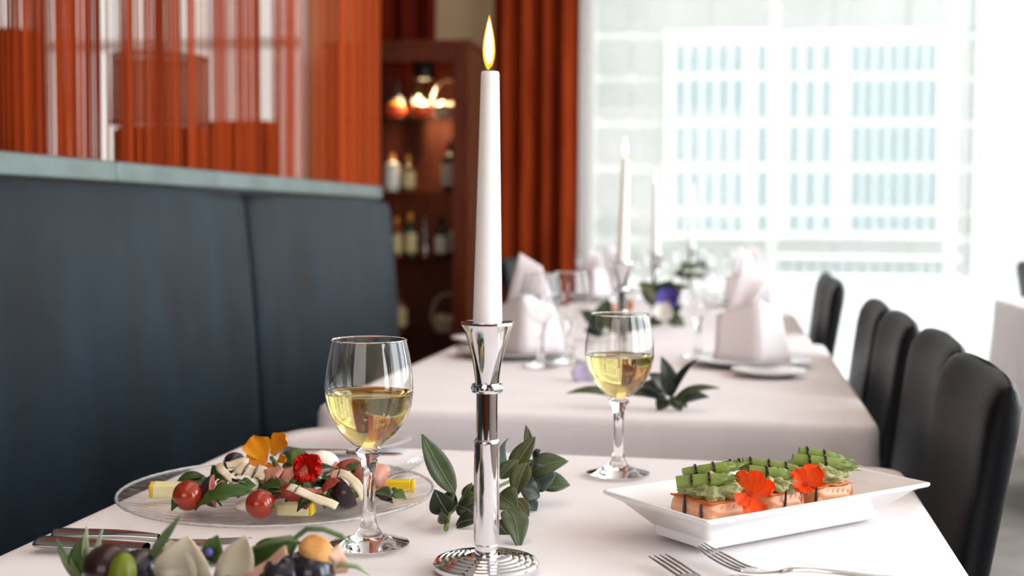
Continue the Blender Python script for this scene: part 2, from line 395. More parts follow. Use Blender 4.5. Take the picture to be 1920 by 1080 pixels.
while px < 712:
    p_ = [s for s in segs if s[0] <= px < s[1]][0][2]; p_ = min(1, p_ * 1.02 + .07)
    for layer in (0, 1):
        if random.random() < p_:
            v = XP(px + random.uniform(-1, 1), 150, -1.355 - .02 * layer); w = .0016 * random.uniform(.8, 1.25) * v.y / 3 * (1.25 if p_ >= 1 else 1)
            dark = 60 <= px < 90 or 135 <= px < 195  # bands of strings in shade, painted with the darker cord colours
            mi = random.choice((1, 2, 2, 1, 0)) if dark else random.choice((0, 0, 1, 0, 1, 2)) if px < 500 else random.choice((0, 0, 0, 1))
            sw = random.uniform(-.004, .004); x, y = v.x, v.y; a = random.uniform(-.6, .6)
            dx, dy = w * sin(a), w * cos(a)
            vs = []
            for z, k in ((1.166, 1), (1.6, .6), (2.1, .3), (2.72, 0)):
                vs += [(x - dx, y - dy + sw * k, z), (x + .0012, y + sw * k, z), (x + dx, y + dy + sw * k, z), (x - .0012, y + sw * k, z)]
            fs = []
            for i in range(3):
                for j in range(4): fs.append((i * 4 + j, i * 4 + (j + 1) % 4, (i + 1) * 4 + (j + 1) % 4, (i + 1) * 4 + j))
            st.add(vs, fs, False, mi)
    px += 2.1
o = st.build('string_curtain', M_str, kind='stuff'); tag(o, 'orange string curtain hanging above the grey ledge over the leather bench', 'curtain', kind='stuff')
tag(MB().box((-1.40, 0, 2.72), (-1.33, 4.42, 2.8)).build('curtain_rail', M_black), 'black ceiling rail that carries the orange string curtain', 'rail')

# the room behind the strings
def pendant(name, c, r, z0, z1, m_, label):
    t = thing(name, label, 'lamp', (c[0], c[1], z0), None)
    MB().lathe([(r, z0), (r * .98, z1)], 40, (c[0], c[1], 0)).build('lamp_shade', m_, t, solid=.003)
    MB().lathe([(r, z0), (r + .006, z0 + .004), (r, z0 + .012)], 40, (c[0], c[1], 0)).build('lower_ring', M_str[1], t)
    MB().lathe([(r * .98, z1), (r * .98 + .006, z1 + .004), (r * .98, z1 + .012)], 40, (c[0], c[1], 0)).build('upper_ring', M_str[1], t)
    MB().tube([(c[0], c[1], (z0 + z1) / 2), (c[0], c[1], 2.8)], .008, 6).build('cord', M_black, t)
    MB().tube([(c[0] - r, c[1], z1), (c[0], c[1], z1 - .01), (c[0] + r, c[1], z1)], .005, 6).build('spider', M_black, t)
    MB().blob((c[0], c[1], (z0 + z1) / 2 - .04), .045).build('bulb', M_paleshade, t)
a = Q(300, 112, 4.6); b = Q(300, 236, 4.6); rr = (Q(382, 150, 4.6) - Q(214, 150, 4.6)).length / 2
pendant('pendant_lamp', (a.x, a.y), rr, b.z, a.z, M_paleshade, 'wide pale rose drum lamp behind the middle of string curtain')
a = Q(20, 66, 4.2); b = Q(20, 300, 4.2)
pendant('pendant_lamp', (a.x, a.y), .11, b.z, a.z, M_shade, 'orange drum lamp behind the left end of string curtain')
def armchair(pxa, pxb, pyt, y, label):
    a = Q(pxa, pyt, y); b = Q(pxb, pyt, y); zt = a.z; x0, x1 = a.x, b.x; w = x1 - x0
    t = thing('booth_chair', label, 'chair', ((x0 + x1) / 2, y, 0), 'tall orange booth chairs behind the strings')
    MB().box((x0, y, .3), (x1, y + .12, zt)).build('backrest', M_orangefab, t, bevel=.02)
    MB().box((x0, y + .12, .3), (x1, y + .6, .46)).build('seat', M_orangefab, t, bevel=.03)
    for s in (0, 1):
        for q in (0, 1): MB().box((x0 + .03 + s * (w - .1), y + .02 + q * .5, 0), (x0 + .07 + s * (w - .1), y + .06 + q * .5, .3)).build('leg', M_legs, t)
armchair(208, 372, 238, 3.9, 'tall orange booth chair behind the strings, left of two')
armchair(384, 506, 226, 5.0, 'tall orange booth chair behind the strings, right of two')

# ------------------------------------------------------------------ cabinet with bottles
YC = 6.0; XC0, XC1 = -2.02, -1.303; ZC = 1.885
M_shelf = thin_glass('shelf glass', (.82, .84, .8), 1.0)
cb = thing('display_cabinet', 'tall mahogany display cabinet with open shelves of bottles', 'cabinet', ((XC0 + XC1) / 2, YC + .2, 0))
MB().box((XC0, YC + .02, .0), (XC0 + .03, YC + .4, ZC)).build('side_panel', M_wood, cb)
MB().box((XC1 - .03, YC + .02, .0), (XC1, YC + .4, ZC)).build('side_panel', M_wood, cb)
MB().box((XC0 + .03, YC + .385, .0), (XC1 - .03, YC + .4, ZC)).build('back_panel', M_wood_in, cb)
MB().box((XC0 - .015, YC, ZC), (XC1 + .015, YC + .41, ZC + .03)).build('top', M_wood, cb, bevel=.006)
MB().box((XC0, YC, 0), (XC1, YC + .02, .12)).build('plinth', M_wood, cb)
MB().box((XC1 - .075, YC, .12), (XC1, YC + .02, ZC)).build('front_stile', M_wood, cb)
MB().box((XC0, YC, .12), (XC0 + .06, YC + .02, ZC)).build('front_stile', M_wood, cb)
MB().box((XC0 + .06, YC, ZC - .07), (XC1 - .075, YC + .02, ZC)).build('front_rail', M_wood, cb)
shz = [CAMZ + (412 + (0.0) - y) * YC / 2330 for y in (219, 361, 489, 632)]
for z in shz: MB().box((XC0 + .03, YC + .03, z - .012), (XC1 - .03, YC + .385, z)).build('shelf', M_shelf, cb)
dl = thing('cabinet_downlight', 'black cylinder downlight with warm lit face inside the cabinet top', 'lamp', (Q(795, 140, YC + .16).x, YC + .16, Q(795, 150, YC + .16).z))
c = dl.location
MB().lathe([(.0, .11), (.045, .11), (.05, .1), (.05, .0), (.047, -.0), (.047, .02)], 24, c).build('housing', M_black, dl)
MB().lathe([(.0, .008), (.046, .008)], 24, c).build('lit_face', glow('warm downlight face', 'ffd9a0', 7), dl)
MB().tube([c + Vector((0, 0, .11)), (c.x, c.y, ZC - .001)], .012, 8).build('stem', M_black, dl)
pl = bpy.data.lights.new('cabinet_lamp', 'SPOT'); pl.energy = 40; pl.color = (1, .72, .42); pl.spot_size = radians(140); pl.spot_blend = .6; pl.shadow_soft_size = .04
po = bpy.data.objects.new('cabinet_lamp', pl); COL.objects.link(po); po.location = (c.x, c.y - .01, c.z - .01)
BM = {k: mat('bottle ' + k, v, .12, coat=.5) for k, v in dict(dark='14100f', green='1d2a18', amber='6b3a12', blue='22303a', clear='a9a39a').items()}
LB = {k: mat('label ' + k, v, .7) for k, v in dict(white='c9c6bd', cream='b9a878', grey='9a9b98').items()}
CP = {k: mat('cap ' + k, v, .35, .3) for k, v in dict(gold='d08a2c', red='8c2416', black='15110f').items()}
def bottle(x, y, z, h, r, bm_, lm, cm, label, tall=.6):
    t = thing('bottle', label, 'bottle', (x, y, z + .001), 'bottles in the mahogany cabinet')
    MB().lathe([(0, 0), (r * .95, 0), (r, .006), (r, h * tall), (r * .8, h * (tall + .08)), (r * .36, h * (tall + .16)), (r * .32, h * .93), (0, h * .93)], 20, t.location).build('glass_body', BM[bm_], t)
    MB().lathe([(r * 1.01, h * .12), (r * 1.015, h * .13), (r * 1.015, h * (tall - .06)), (r * 1.01, h * (tall - .05))], 20, t.location).build('paper_label', LB[lm], t)
    MB().lathe([(r * .36, h * .82), (r * .38, h * .825), (r * .38, h), (0, h)], 14, t.location).build('cap', CP[cm], t)
def cx_(px, y): return Q(px, 300, y).x
yb_ = YC + .14
s1, s2, s3, s4 = shz
bottle(cx_(734, yb_), yb_ + .1, s1, .19, .036, 'blue', 'grey', 'black', 'slim dark bottle at the back left of cabinet top shelf')
bottle(cx_(772, yb_), yb_ + .12, s1, .19, .034, 'green', 'grey', 'black', 'slim dark bottle at back middle of cabinet top shelf')
bottle(cx_(735, yb_), yb_, s2, .19, .040, 'clear', 'white', 'gold', 'white labelled square bottle with gold cap on second cabinet shelf', .66)
bottle(cx_(765, yb_), yb_, s2, .18, .036, 'amber', 'cream', 'gold', 'amber bottle with gold cap beside the white labelled one')
bottle(cx_(846, yb_), yb_, s2, .25, .048, 'dark', 'white', 'black', 'dark wine bottle at the right end of second cabinet shelf')
bottle(cx_(744, yb_), yb_, s3, .2, .028, 'amber', 'cream', 'gold', 'amber bottle at the left end of third cabinet shelf')
bottle(cx_(769, yb_), yb_, s3, .22, .033, 'green', 'cream', 'gold', 'green bottle with cream label on third cabinet shelf')
bottle(cx_(829, yb_), yb_, s3, .2, .036, 'dark', 'white', 'black', 'left one of two dark wine bottles on third cabinet shelf')
bottle(cx_(850, yb_), yb_ + .075, s3, .25, .036, 'dark', 'white', 'black', 'taller right one of two dark wine bottles on third cabinet shelf')
bottle(cx_(748, yb_), yb_, s4, .2, .042, 'amber', 'cream', 'black', 'amber bottle at the left of the lowest visible cabinet shelf')
M_orangeball = mat('orange red lacquer', 'd8471c', .2, coat=.6)
for px_, lb in ((741, 'left one of two red orange lidded pots on cabinet top shelf'), (789, 'right one of two red orange lidded pots on cabinet top shelf')):
    t = thing('lidded_pot', lb, 'pot', (cx_(px_, yb_ - .04), yb_ - .04, s1 + .001), 'red orange pots in the cabinet')
    MB().lathe([(0, 0), (.03, 0), (.05, .02), (.054, .042), (.045, .06), (0, .06)], 22, t.location).build('pot_body', M_orangeball, t)
    MB().lathe([(.047, .06), (.03, .074), (.008, .08), (.01, .09), (0, .094)], 22, t.location).build('lid', CP['gold'], t)
M_wick2 = mat('pale wicker', 'b8ada0', .6, bump=(120, .6, .004))
def basket(px_, z, lb, s=1):
    t = thing('handled_basket', lb, 'basket', (cx_(px_, yb_), yb_ + .02, z + .001))
    MB().lathe([(0, 0), (.06 * s, 0), (.085 * s, .06 * s), (.08 * s, .06 * s), (.056 * s, .008), (0, .008)], 26, t.location).build('bowl', M_wick2, t)
    pts = [t.location + Vector((.082 * s * cos(pi * k / 14), 0, .058 * s + .13 * s * sin(pi * k / 14))) for k in range(15)]
    MB().tube(pts, .006 * s, 6).build('hoop_handle', M_wick2, t)
    for k, (dx, dz) in enumerate(((-.025, .055), (.03, .052))): MB().blob(t.location + Vector((dx * s, 0, dz * s)), (.038 * s, .038 * s, .03 * s)).build('pale_fruit', mat('pale fruit %d' % k, ('d9c9a8', 'e3d3bd')[k], .5), t)
basket(838, s1, 'pale wicker basket with hoop handle on cabinet top shelf', 1.0)
basket(838, s4, 'pale wicker basket with hoop handle low in the cabinet', 1.0)
t = thing('carafe', 'slim clear glass carafe on the third cabinet shelf', 'carafe', (cx_(796, yb_), yb_, s3 + .001))
MB().lathe([(0, 0), (.03, 0), (.034, .02), (.03, .06), (.016, .11), (.014, .17), (.022, .21)], 22, t.location).build('carafe_body', thin_glass('carafe glass', (.8, .78, .75), 1.6), t)
MB().lathe([(.028, .004), (.031, .02), (.027, .055), (0, .055)], 22, t.location).build('liquor', BM['amber'], t)

# ------------------------------------------------------------------ tables and cloths
def cloth(x0, x1, y0, y1, zt, drop, label, seed=0, flare=.035, cam_corner=True):
    R = .035; pts = []; nc = 6; ne = 26
    def arc(cx, cy, a0): return [(cx + R * cos(a0 + pi / 2 * k / nc), cy + R * sin(a0 + pi / 2 * k / nc), cos(a0 + pi / 2 * k / nc), sin(a0 + pi / 2 * k / nc), 1 - abs(k / nc - .5) * 2) for k in range(nc + 1)]
    def edge(p, q, nx, ny): return [(p[0] + (q[0] - p[0]) * k / ne, p[1] + (q[1] - p[1]) * k / ne, nx, ny, 0) for k in range(1, ne)]
    pts += arc(x1 - R, y0 + R, -pi / 2); pts += edge((x1, y0 + R), (x1, y1 - R), 1, 0); pts += arc(x1 - R, y1 - R, 0); pts += edge((x1 - R, y1), (x0 + R, y1), 0, 1)
    pts += arc(x0 + R, y1 - R, pi / 2); pts += edge((x0, y1 - R), (x0, y0 + R), -1, 0); pts += arc(x0 + R, y0 + R, pi); pts += edge((x0 + R, y0), (x1 - R, y0), 0, -1)
    n = len(pts); mb = MB(); levels = [(-.03, 0), (-.012, -.0003), (-.004, -.002), (0, -.006), (.003, -.015), (.004, -.04), (.3, -.25), (.6, -.5), (.85, -.8), (1, -1)]
    vs = []
    for li, (o_, z_) in enumerate(levels):
        for k, (x, y, nx, ny, c) in enumerate(pts):
            if li < 6: off = o_; z = zt + z_
            else:
                t = -z_; wv = noise.noise(Vector((x * 7, y * 7, seed))) * .012 + .006 * sin(k * .9 + seed)
                off = .004 + t * ((.012 + wv) * (.25 if nx > .7 else 1) + c * flare); z = zt - .04 - (drop - .04) * (t - .0)
            if li == 0: z = zt
            vs.append((x + nx * off, y + ny * off, z))
    fs = []
    for li in range(len(levels) - 1):
        for k in range(n): fs.append((li * n + k, li * n + (k + 1) % n, (li + 1) * n + (k + 1) % n, (li + 1) * n + k))
    fs.append(tuple(range(n))); mb.add(vs, fs, True)
    o = mb.build('tablecloth', M_cloth, sharp=180); tag(o, label, 'tablecloth', 'white tablecloths'); return o
def table(x0, x1, y0, y1, zt, drop, tl, cl, seed):
    t = thing('dining_table', tl, 'table', ((x0 + x1) / 2, (y0 + y1) / 2, 0), 'tables in the white row')
    MB().box((x0 + .012, y0 + .012, zt - .035), (x1 - .012, y1 - .012, zt - .003)).build('tabletop', M_legs, t, bevel=.012)
    mx_, my_ = (x0 + x1) / 2, (y0 + y1) / 2
    MB().lathe([(0, .05), (.045, .05), (.045, zt - .036), (0, zt - .036)], 20, (mx_ - .08, my_, 0)).build('pedestal', M_legs, t)
    MB().lathe([(0, 0), (.13, 0), (.13, .02), (.05, .05), (0, .05)], 28, (mx_ - .08, my_, 0)).build('foot', M_legs, t)
    return cloth(x0, x1, y0, y1, zt, drop, cl, seed)
TX0, TX1 = -.645, .190
table(TX0, .200, .40, 1.59, ZT, .27, 'nearest dining table under the cloth with salad and salmon', 'white tablecloth of the nearest table under salad and salmon dish', 1)
table(-.662, .208, 1.905, 3.15, ZT, .27, 'second dining table from the front, bearing napkins and a leafy sprig', 'white tablecloth of the second table, behind the wine glasses', 2)
Z3, Z4 = .735, .725
table(TX0, .19, 3.37, 4.55, Z3, .27, 'third dining table from the front in the white row', 'white tablecloth of the third table in the row', 3)
table(TX0, .19, 4.72, 5.85, Z4, .27, 'last dining table of the white row, nearest the window', 'white tablecloth of the last table nearest the window', 4)
sv = P(1862, 558, .75)
table(sv.x, sv.x + .8, sv.y - .75, sv.y, .75, .5, 'separate side table at right beyond the row of black chairs', 'white tablecloth hanging long on the separate side table at right', 5)

# ------------------------------------------------------------------ chairs
def make_chair(label):
    t = thing('dining_chair', label, 'chair', (0, 0, 0), 'black leather dining chairs')
    w = .182; D = .05; zt, zb = .885, .40
    def fn(u, v):
        a = 2 * pi * u; z = zb + (zt - zb) * v; top = max(0, (v - .90) / .10)
        hw = w * (1 - .07 * top ** 2) * (.94 + .06 * min(1, v * 1.3)); th = D / 2 * sqrt(max(.04, 1 - .96 * top ** 2))
        ex = .5
        cy = math.copysign(abs(cos(a)) ** ex, cos(a)) * hw; cx = math.copysign(abs(sin(a)) ** ex, sin(a)) * th
        cr = -.016 * (cy / w) ** 2 + .016
        zz = z - (.012 * (cy / w) ** 4) * top
        dz = z - .46; f = -.003 + .12 * dz; r_ = .032 + .165 * dz; return (f + (r_ - f) * (.5 + cx / D) + cr * (1 - .8 * (cx > 0)) - .012, cy, zz)
    mb = MB().grid(lambda u, v: fn(u, v if v < .8 else .8 + .2 * sin(pi / 2 * (v - .8) / .2)), 44, 20, wrap=True); k = 44
    mb.f.append([20 * k + i for i in range(k)]); mb.sm.append(True); mb.mi.append(0); mb.f.append([i for i in range(k)][::-1]); mb.sm.append(False); mb.mi.append(0)
    mb.build('backrest', M_chair, t, sharp=80)
    MB().box((-.36, -.175, .375), (.0, .175, .455)).build('seat', M_chair, t, bevel=.03)
    for sx, sy in ((-.33, -.15), (-.33, .15), (-.02, -.15), (-.02, .15)):
        MB().box((sx - .018, sy - .018, 0), (sx + .018, sy + .018, .385)).build('leg', M_legs, t)
    return t
ch0 = make_chair('black leather chair nearest the camera, beside the salmon dish'); ch0.location = (.220, 1.562, 0)
for x, y, lb in ((.232, 1.942, 'second black leather chair along the tables, right behind the nearest'), (.224, 2.345, 'third black leather chair along the tables, in front of a close twin'), (.222, 2.72, 'fourth black leather chair along the tables, tucked behind the third'),
                 (.210, 3.72, 'fifth black leather chair along the tables, front one of farthest pair'), (.210, 4.10, 'sixth black leather chair, hindmost along the right of the table row')):
    dup(ch0, (x, y, 0), lb)
dup(ch0, (sv.x + .28, sv.y + .42, 0), 'black leather chair beyond the side table, cut by the right edge', pi)
dup(ch0, (-.90, 5.30, 0), 'dark leather chair left of the last table before the red curtain', pi)

# ------------------------------------------------------------------ candlesticks and candles
def make_stick(label):
    t = thing('candlestick', label, 'candlestick', (0, 0, 0), 'chrome candlesticks along the tables')
    b = [(0, .0002), (.044, .0002), (.0452, .0012), (.0452, .0045), (.0445, .0055)]
    r, z = .0445, .0055
    for k in range(5):
        b += [(r - .0012, z + .0012), (r - .0042, z + .0016), (r - .0050, z + .0004)]; r -= .0055; z += .0012
    b += [(.0125, z), (.0122, z + .0005), (0, z + .0005)]
    MB().lathe(b, 64).build('base', M_chrome, t, sharp=25)
    MB().lathe([(.0098, .010), (.0098, .012), (.0098, .019), (.0098, .021)], 40).build('neck', M_chrome, t)
    MB().lathe([(.0098, .0205), (.0105, .0208), (.0108, .0213), (.01085, .0220), (.01085, .0230), (.01085, .0260), (.01085, .106), (.01085, .1095), (.01085, .1105), (.0106, .1112), (.0100, .1125), (.0092, .1128)], 48).build('lower_tube', M_chrome, t, sharp=30)
    MB().lathe([(.0091, .1125), (.0091, .1145), (.0091, .150), (.0091, .1525)], 48).build('upper_tube', M_chrome, t)
    c = MB().lathe([(.0096, .1525), (.0128, .153), (.0132, .1545), (.0132, .1585), (.0128, .160), (.0104, .1602)], 48).build('collar', M_chrome, t, sharp=30)
    bd = MB()
    for k in range(20): bd.blob((.0131 * cos(2 * pi * k / 20), .0131 * sin(2 * pi * k / 20), .1565), (.0008, .0008, .0016), nu=8, nv=6)
    bd.build('beading', M_chrome, c)
    MB().lathe([(.0102, .160), (.0105, .166), (.0122, .178), (.0152, .192), (.0190, .205), (.0218, .2108), (.0224, .2115), (.0224, .2132), (.0216, .2138), (.0185, .2130), (.0135, .2126), (0, .2126)], 56).build('cup', M_chrome, t, sharp=30)
    return t
def make_candle(label):
    t = thing('taper_candle', label, 'candle', (0, 0, 0), 'lit white taper candles')
    H = .2095
    MB().lathe([(0, 0), (.0120, 0), (.0123, .002), (.0076, H - .002), (.0071, H), (.005, H - .0012), (.0015, H - .001), (.0012, H + .0005), (0, H + .0005)], 40).build('wax', M_wax, t)
    MB().tube([(0, 0, H - .001), (.0002, 0, H + .005), (-.0008, 0, H + .010)], [.0010, .0009, .0006], 8).build('wick', M_wick, t)
    f = [(.0012, .002), (.0030, .0055), (.0046, .011), (.0052, .017), (.0047, .025), (.0033, .033), (.0016, .041), (0, .047)]
    fl = MB().lathe([(0, H + .002)] + [(r, H + z) for r, z in f], 24, (-.0012, 0, 0)).build('flame', M_flame, t)
    MB().lathe([(0, H + .006)] + [(r * .68, H + .004 + z * .88) for r, z in f[1:-1]] + [(0, H + .0435)], 24, (-.0012, 0, 0)).build('flame_core', M_core, fl)
    return t
def CS(v): return Vector((v.x, v.y, v.z))
st0 = make_stick('chrome candlestick in the middle of the nearest table, largest in view')
ca0 = make_candle('tall lit white candle on the nearest chrome candlestick')
v = P(911.5, 1072, ZT); st0.location = (v.x, v.y, ZT + .0035); st0.scale = (1, 1, .982); ca0.location = (v.x, v.y, ZT + .0035 + .2090); ca0.rotation_euler = (0, radians(.3), 0)
c2 = Q(1167, 500, 2.57); dup(st0, (c2.x, c2.y, ZT + .0035), 'chrome candlestick on the second table behind the right wine glass'); dup(ca0, (c2.x, c2.y, ZT + .2125), 'lit white candle on the second table, left of the far candles', .5).rotation_euler = (0, radians(1.2), .5)
c3 = Q(1229, 480, 3.85); dup(st0, (c3.x, c3.y, Z3 + .0035), 'chrome candlestick on the third table beside violet flowers'); dup(ca0, (c3.x, c3.y, Z3 + .2125), 'lit white candle on the third table, middle of three far candles', 1)
c4 = Q(1296, 460, 5.3); dup(st0, (c4.x, c4.y, Z4 + .0035), 'smallest farthest chrome candlestick, on the last table'); dup(ca0, (c4.x, c4.y, Z4 + .2125), 'farthest lit white candle, on the last table by the window', 2)

# ------------------------------------------------------------------ wine glasses
def make_glass(label, wine=True, group='glasses of white wine', name='wine_glass', h=.187, rb=.0405, rr=.0335):
    t = thing(name, label, 'glass', (0, 0, 0), group); zb = .088 * h / .187
    foot = [(0, .0012), (.034, .0002), (.0365, .0008), (.0368, .0016), (.034, .0026), (.022, .0058), (.013, .0098), (.0085, .016), (.0062, .026), (.0055, .045), (.0056, .06), (.0064, zb - .016), (.0085, zb - .008), (.0120, zb - .003), (.0120, zb - .0005), (.006, zb + .0006), (0, zb + .001)]
    MB().lathe(foot, 48).build('stem', M_solidglass, t, sharp=80)
    bowl = [(.0002, 0), (.008, .0007), (.0165, .0055), (.0255, .0145), (.0335, .0265), (.0385, .0395), (.0404, .0515), (.0400, .0625), (.0385, .074), (.0364, .086), (.0335, .0985)]
    def sc(r, z): k = rr + (r - .0335) * (rb - rr) / (.0405 - .0335) if r > .0335 and z > .05 else r * rb / .0405; return (k, zb + z * (h - zb) / .0985)
    bw = MB().lathe([sc(r, z) for r, z in bowl], 56).build('bowl', M_bowl, t, sharp=180)
    rp = [(rr * cos(2 * pi * k / 56), rr * sin(2 * pi * k / 56), h) for k in range(56)]
    MB().lathe([(rr + .0006, h - .0006), (rr + .0008, h + .0002), (rr, h + .0008), (rr - .0006, h + .0002), (rr - .0004, h - .0006)], 56).build('rim', M_solidglass, bw)
    if wine:
        zl = .0515
        pr = [(0, .0012)] + [(r - .0007, z + .0006) for r, z in bowl[1:6]] + [(.0396, zl - .001), (.0398, zl), (.0385, zl - .0006), (0, zl - .0006)]
        MB().lathe([(r, zb + z) for r, z in pr], 56).build('wine', M_wine, t, sharp=50)
    return t
g0 = make_glass('glass of white wine beside the salad plate, left of the candlestick')
v = P(692, 1027, ZT); g0.location = (v.x, v.y, ZT + .003)
v = P(1159, 893, ZT); dup(g0, (v.x, v.y, ZT + .003), 'glass of white wine right of the candlestick, behind the salmon dish', .4)
e0 = make_glass('empty stemmed glass before the napkin left of the second table', False, 'empty glasses on the far tables')
v = P(1014, 690, ZT); e0.location = (v.x, v.y, ZT + .003)
for (px, py, z, lb, s) in ((1068, 682, ZT, 'empty stemmed glass half hidden behind the right wine glass', 1.0), (1308, 672, ZT, 'empty stemmed glass standing left of the right hand napkin', 1.0),
        (1156, 566, Z3, 'empty stemmed glass left of the third candle', 1), (1205, 560, Z3, 'empty stemmed glass between second and third candles', .95), (1258, 562, Z3, 'empty stemmed glass right of the third candle', 1), (1322, 575, Z3, 'empty stemmed glass left of the farther right napkin', 1),
        (1312, 545, Z4, 'empty stemmed glass just right of the last candlestick', 1), (1368, 546, Z4, 'empty stemmed glass on last table before the white window sill', 1), (1095, 550, Z4, 'empty stemmed glass on last table beside the farthest left napkin', 1)):
    v = P(px, py, z); dup(e0, (v.x, v.y, z + .003), lb, random.random() * 6, None, (s, s, s))

# ------------------------------------------------------------------ plates, dish, cutlery
def plate(name, label, c, r, h, m_, cat='plate', group=None, foot=.6, edge=None, n=72):
    t = thing(name, label, cat, c, group)
    MB().lathe([(0, .0006), (r * foot, .0006), (r * foot + .003, .002), (r * .8, h * .45), (r - .001, h - .0015), (r, h - .0005), (r - .001, h), (r * .8, h * .45 + .003), (r * foot, .0042), (0, .0038)], n, c).build('plate_body', m_, t, sharp=60)
    if edge:
        mb = MB(); nn = 180
        def fn(u, v):
            a = 2 * pi * u; b = 2 * pi * v; k = 1 + .28 * noise.noise(Vector((cos(a) * 40, sin(a) * 40, 0))); w = .0018 * k
            return Vector(c) + Vector(((r + w * cos(b)) * cos(a), (r + w * cos(b)) * sin(a), h - .0006 + w * .8 * sin(b)))
        mb.grid(fn, nn, 8, wrap=True); mb.build('rim', edge, t, sharp=180)
    return t
SP = Vector((-.4675, 1.232, ZT + .0028))
plate('glass_plate', 'large ribbed clear glass plate holding the salad', SP, .161, .0155, M_plateglass, edge=M_plateedge, foot=.62)
v = P(650, 836, ZT)
plate('side_plate', 'small pale glass side plate behind the salad plate', Vector((v.x - .0, v.y - .012, ZT + .0028)), .088, .011, M_greyplate)

def knife(label, a, b, blade=.5, group=None, w=.0085, zh=.006):
    """table knife whose handle end is a and blade tip is b"""
    a = Vector(a); b = Vector(b); d = (b - a); L_ = d.length; d.normalize(); s = Vector((-d.y, d.x, 0)); t = thing('table_knife', label, 'knife', a, group)
    def fn(u, v, l0, l1, wf, th):
        an = 2 * pi * u; q = wf(v); return a + d * (l0 + (l1 - l0) * v) + s * (cos(an) * q) + Vector((0, 0, sin(an) * th * min(1, q / .004) + th))
    lh = L_ * (1 - blade)
    MB().grid(lambda u, v: fn(u, v, 0, lh, lambda q: w * (min(1, sqrt(max(0, 1 - (1 - min(1, q / .09)) ** 2))) * (1 - .42 * q)) + .0002, zh * .5), 16, 24, wrap=True).build('handle', M_steel, t, sharp=180)
    MB().grid(lambda u, v: fn(u, v, lh, L_, lambda q: w * (.62 + .55 * min(1, q * 5)) * (1 if q < .7 else sqrt(max(0, 1 - ((q - .7) / .3) ** 2))) + .0002, .0012), 12, 18, wrap=True).build('blade', M_steel, t, sharp=180)
    return t
k0 = P(66, 1024, ZT + .004); knife('steel knife at the left table edge, the one nearer the camera', (k0.x, k0.y, ZT + .004), (k0.x + .215, k0.y - .004, ZT + .004), group='left hand cutlery', w=.0140, zh=.009)
k1 = P(99, 1006, ZT + .004)
k2 = P(545, 846, ZT + .018); k3 = P(757, 850, ZT + .018); knife('dark reflecting butter knife lying across the small side plate', (k2.x, k2.y, ZT + .0155), (k3.x, k3.y, ZT + .0155), group=None)

def fork(label, tip, neck, end, group=None, zt=.010, zn=.004, hump=.014, tl=.30):
    """dinner fork: tines from tip, bowl at neck, handle to end"""
    tip = Vector(tip); end = Vector(end); d = end - tip; L_ = d.length; d.normalize(); s = Vector((-d.y, d.x, 0)).normalized(); t = thing('dinner_fork', label, 'fork', (tip.x, tip.y, ZT + .003), group)
    def ctr(q):  # q along length 0..1
        z = tip.z + (end.z - tip.z) * q
        if q < tl + .12: z += hump_t * (1 - q / (tl + .12)) ** 2 - .000
        else:
            w = (q - tl - .12) / (1 - tl - .12); z += hump * sin(pi * min(1, w * 1.15)) * (1 - .55 * w) if w * 1.15 < 1 else 0
        return tip + d * (L_ * q) + Vector((0, 0, z - tip.z))
    hump_t = zt
    for k in range(4):
        off = (k - 1.5) * .0062
        pts = [ctr(q) + s * off * (.82 + .18 * min(1, q / .12)) for q in [tl * .72 * j / 8 for j in range(9)]]
        MB().tube(pts, [.0005, .0009] + [.0012] * 7, 8).build('tine', M_steel, t)
    def sec(u, v, q0, q1, wf):
        an = 2 * pi * u; q = q0 + (q1 - q0) * v; w = wf(v); dish = -.0016 * (1 - cos(an) ** 2) * 0
        return ctr(q) + s * (cos(an) * w) + Vector((0, 0, sin(an) * .0012))
    MB().grid(lambda u, v: sec(u, v, tl * .64, tl + .16, lambda q: .0118 * (1 - q) ** .8 + .0034 if q > .25 else .0118 * (.75 ** .8) + .0034 + .0004 * q), 16, 16, wrap=True).build('fork_head', M_steel, t, sharp=180)
    MB().grid(lambda u, v: ctr(tl + .14 + (1 - tl - .14) * v) + s * (cos(2 * pi * u) * (.0033 + .0055 * v ** 1.6) * (sqrt(max(.001, 1 - ((v - .93) / .07) ** 2)) if v > .93 else 1)) + Vector((0, 0, sin(2 * pi * u) * .0017)), 16, 34, wrap=True).build('handle', M_steel, t, sharp=180)
    return t
fa = P(1232, 1041, ZT + .008); fb = P(1312, 1021, ZT + .008)
dfk = Vector((.135, -.098, 0)).normalized()
ev = P(1700, 1084, ZT + .006)
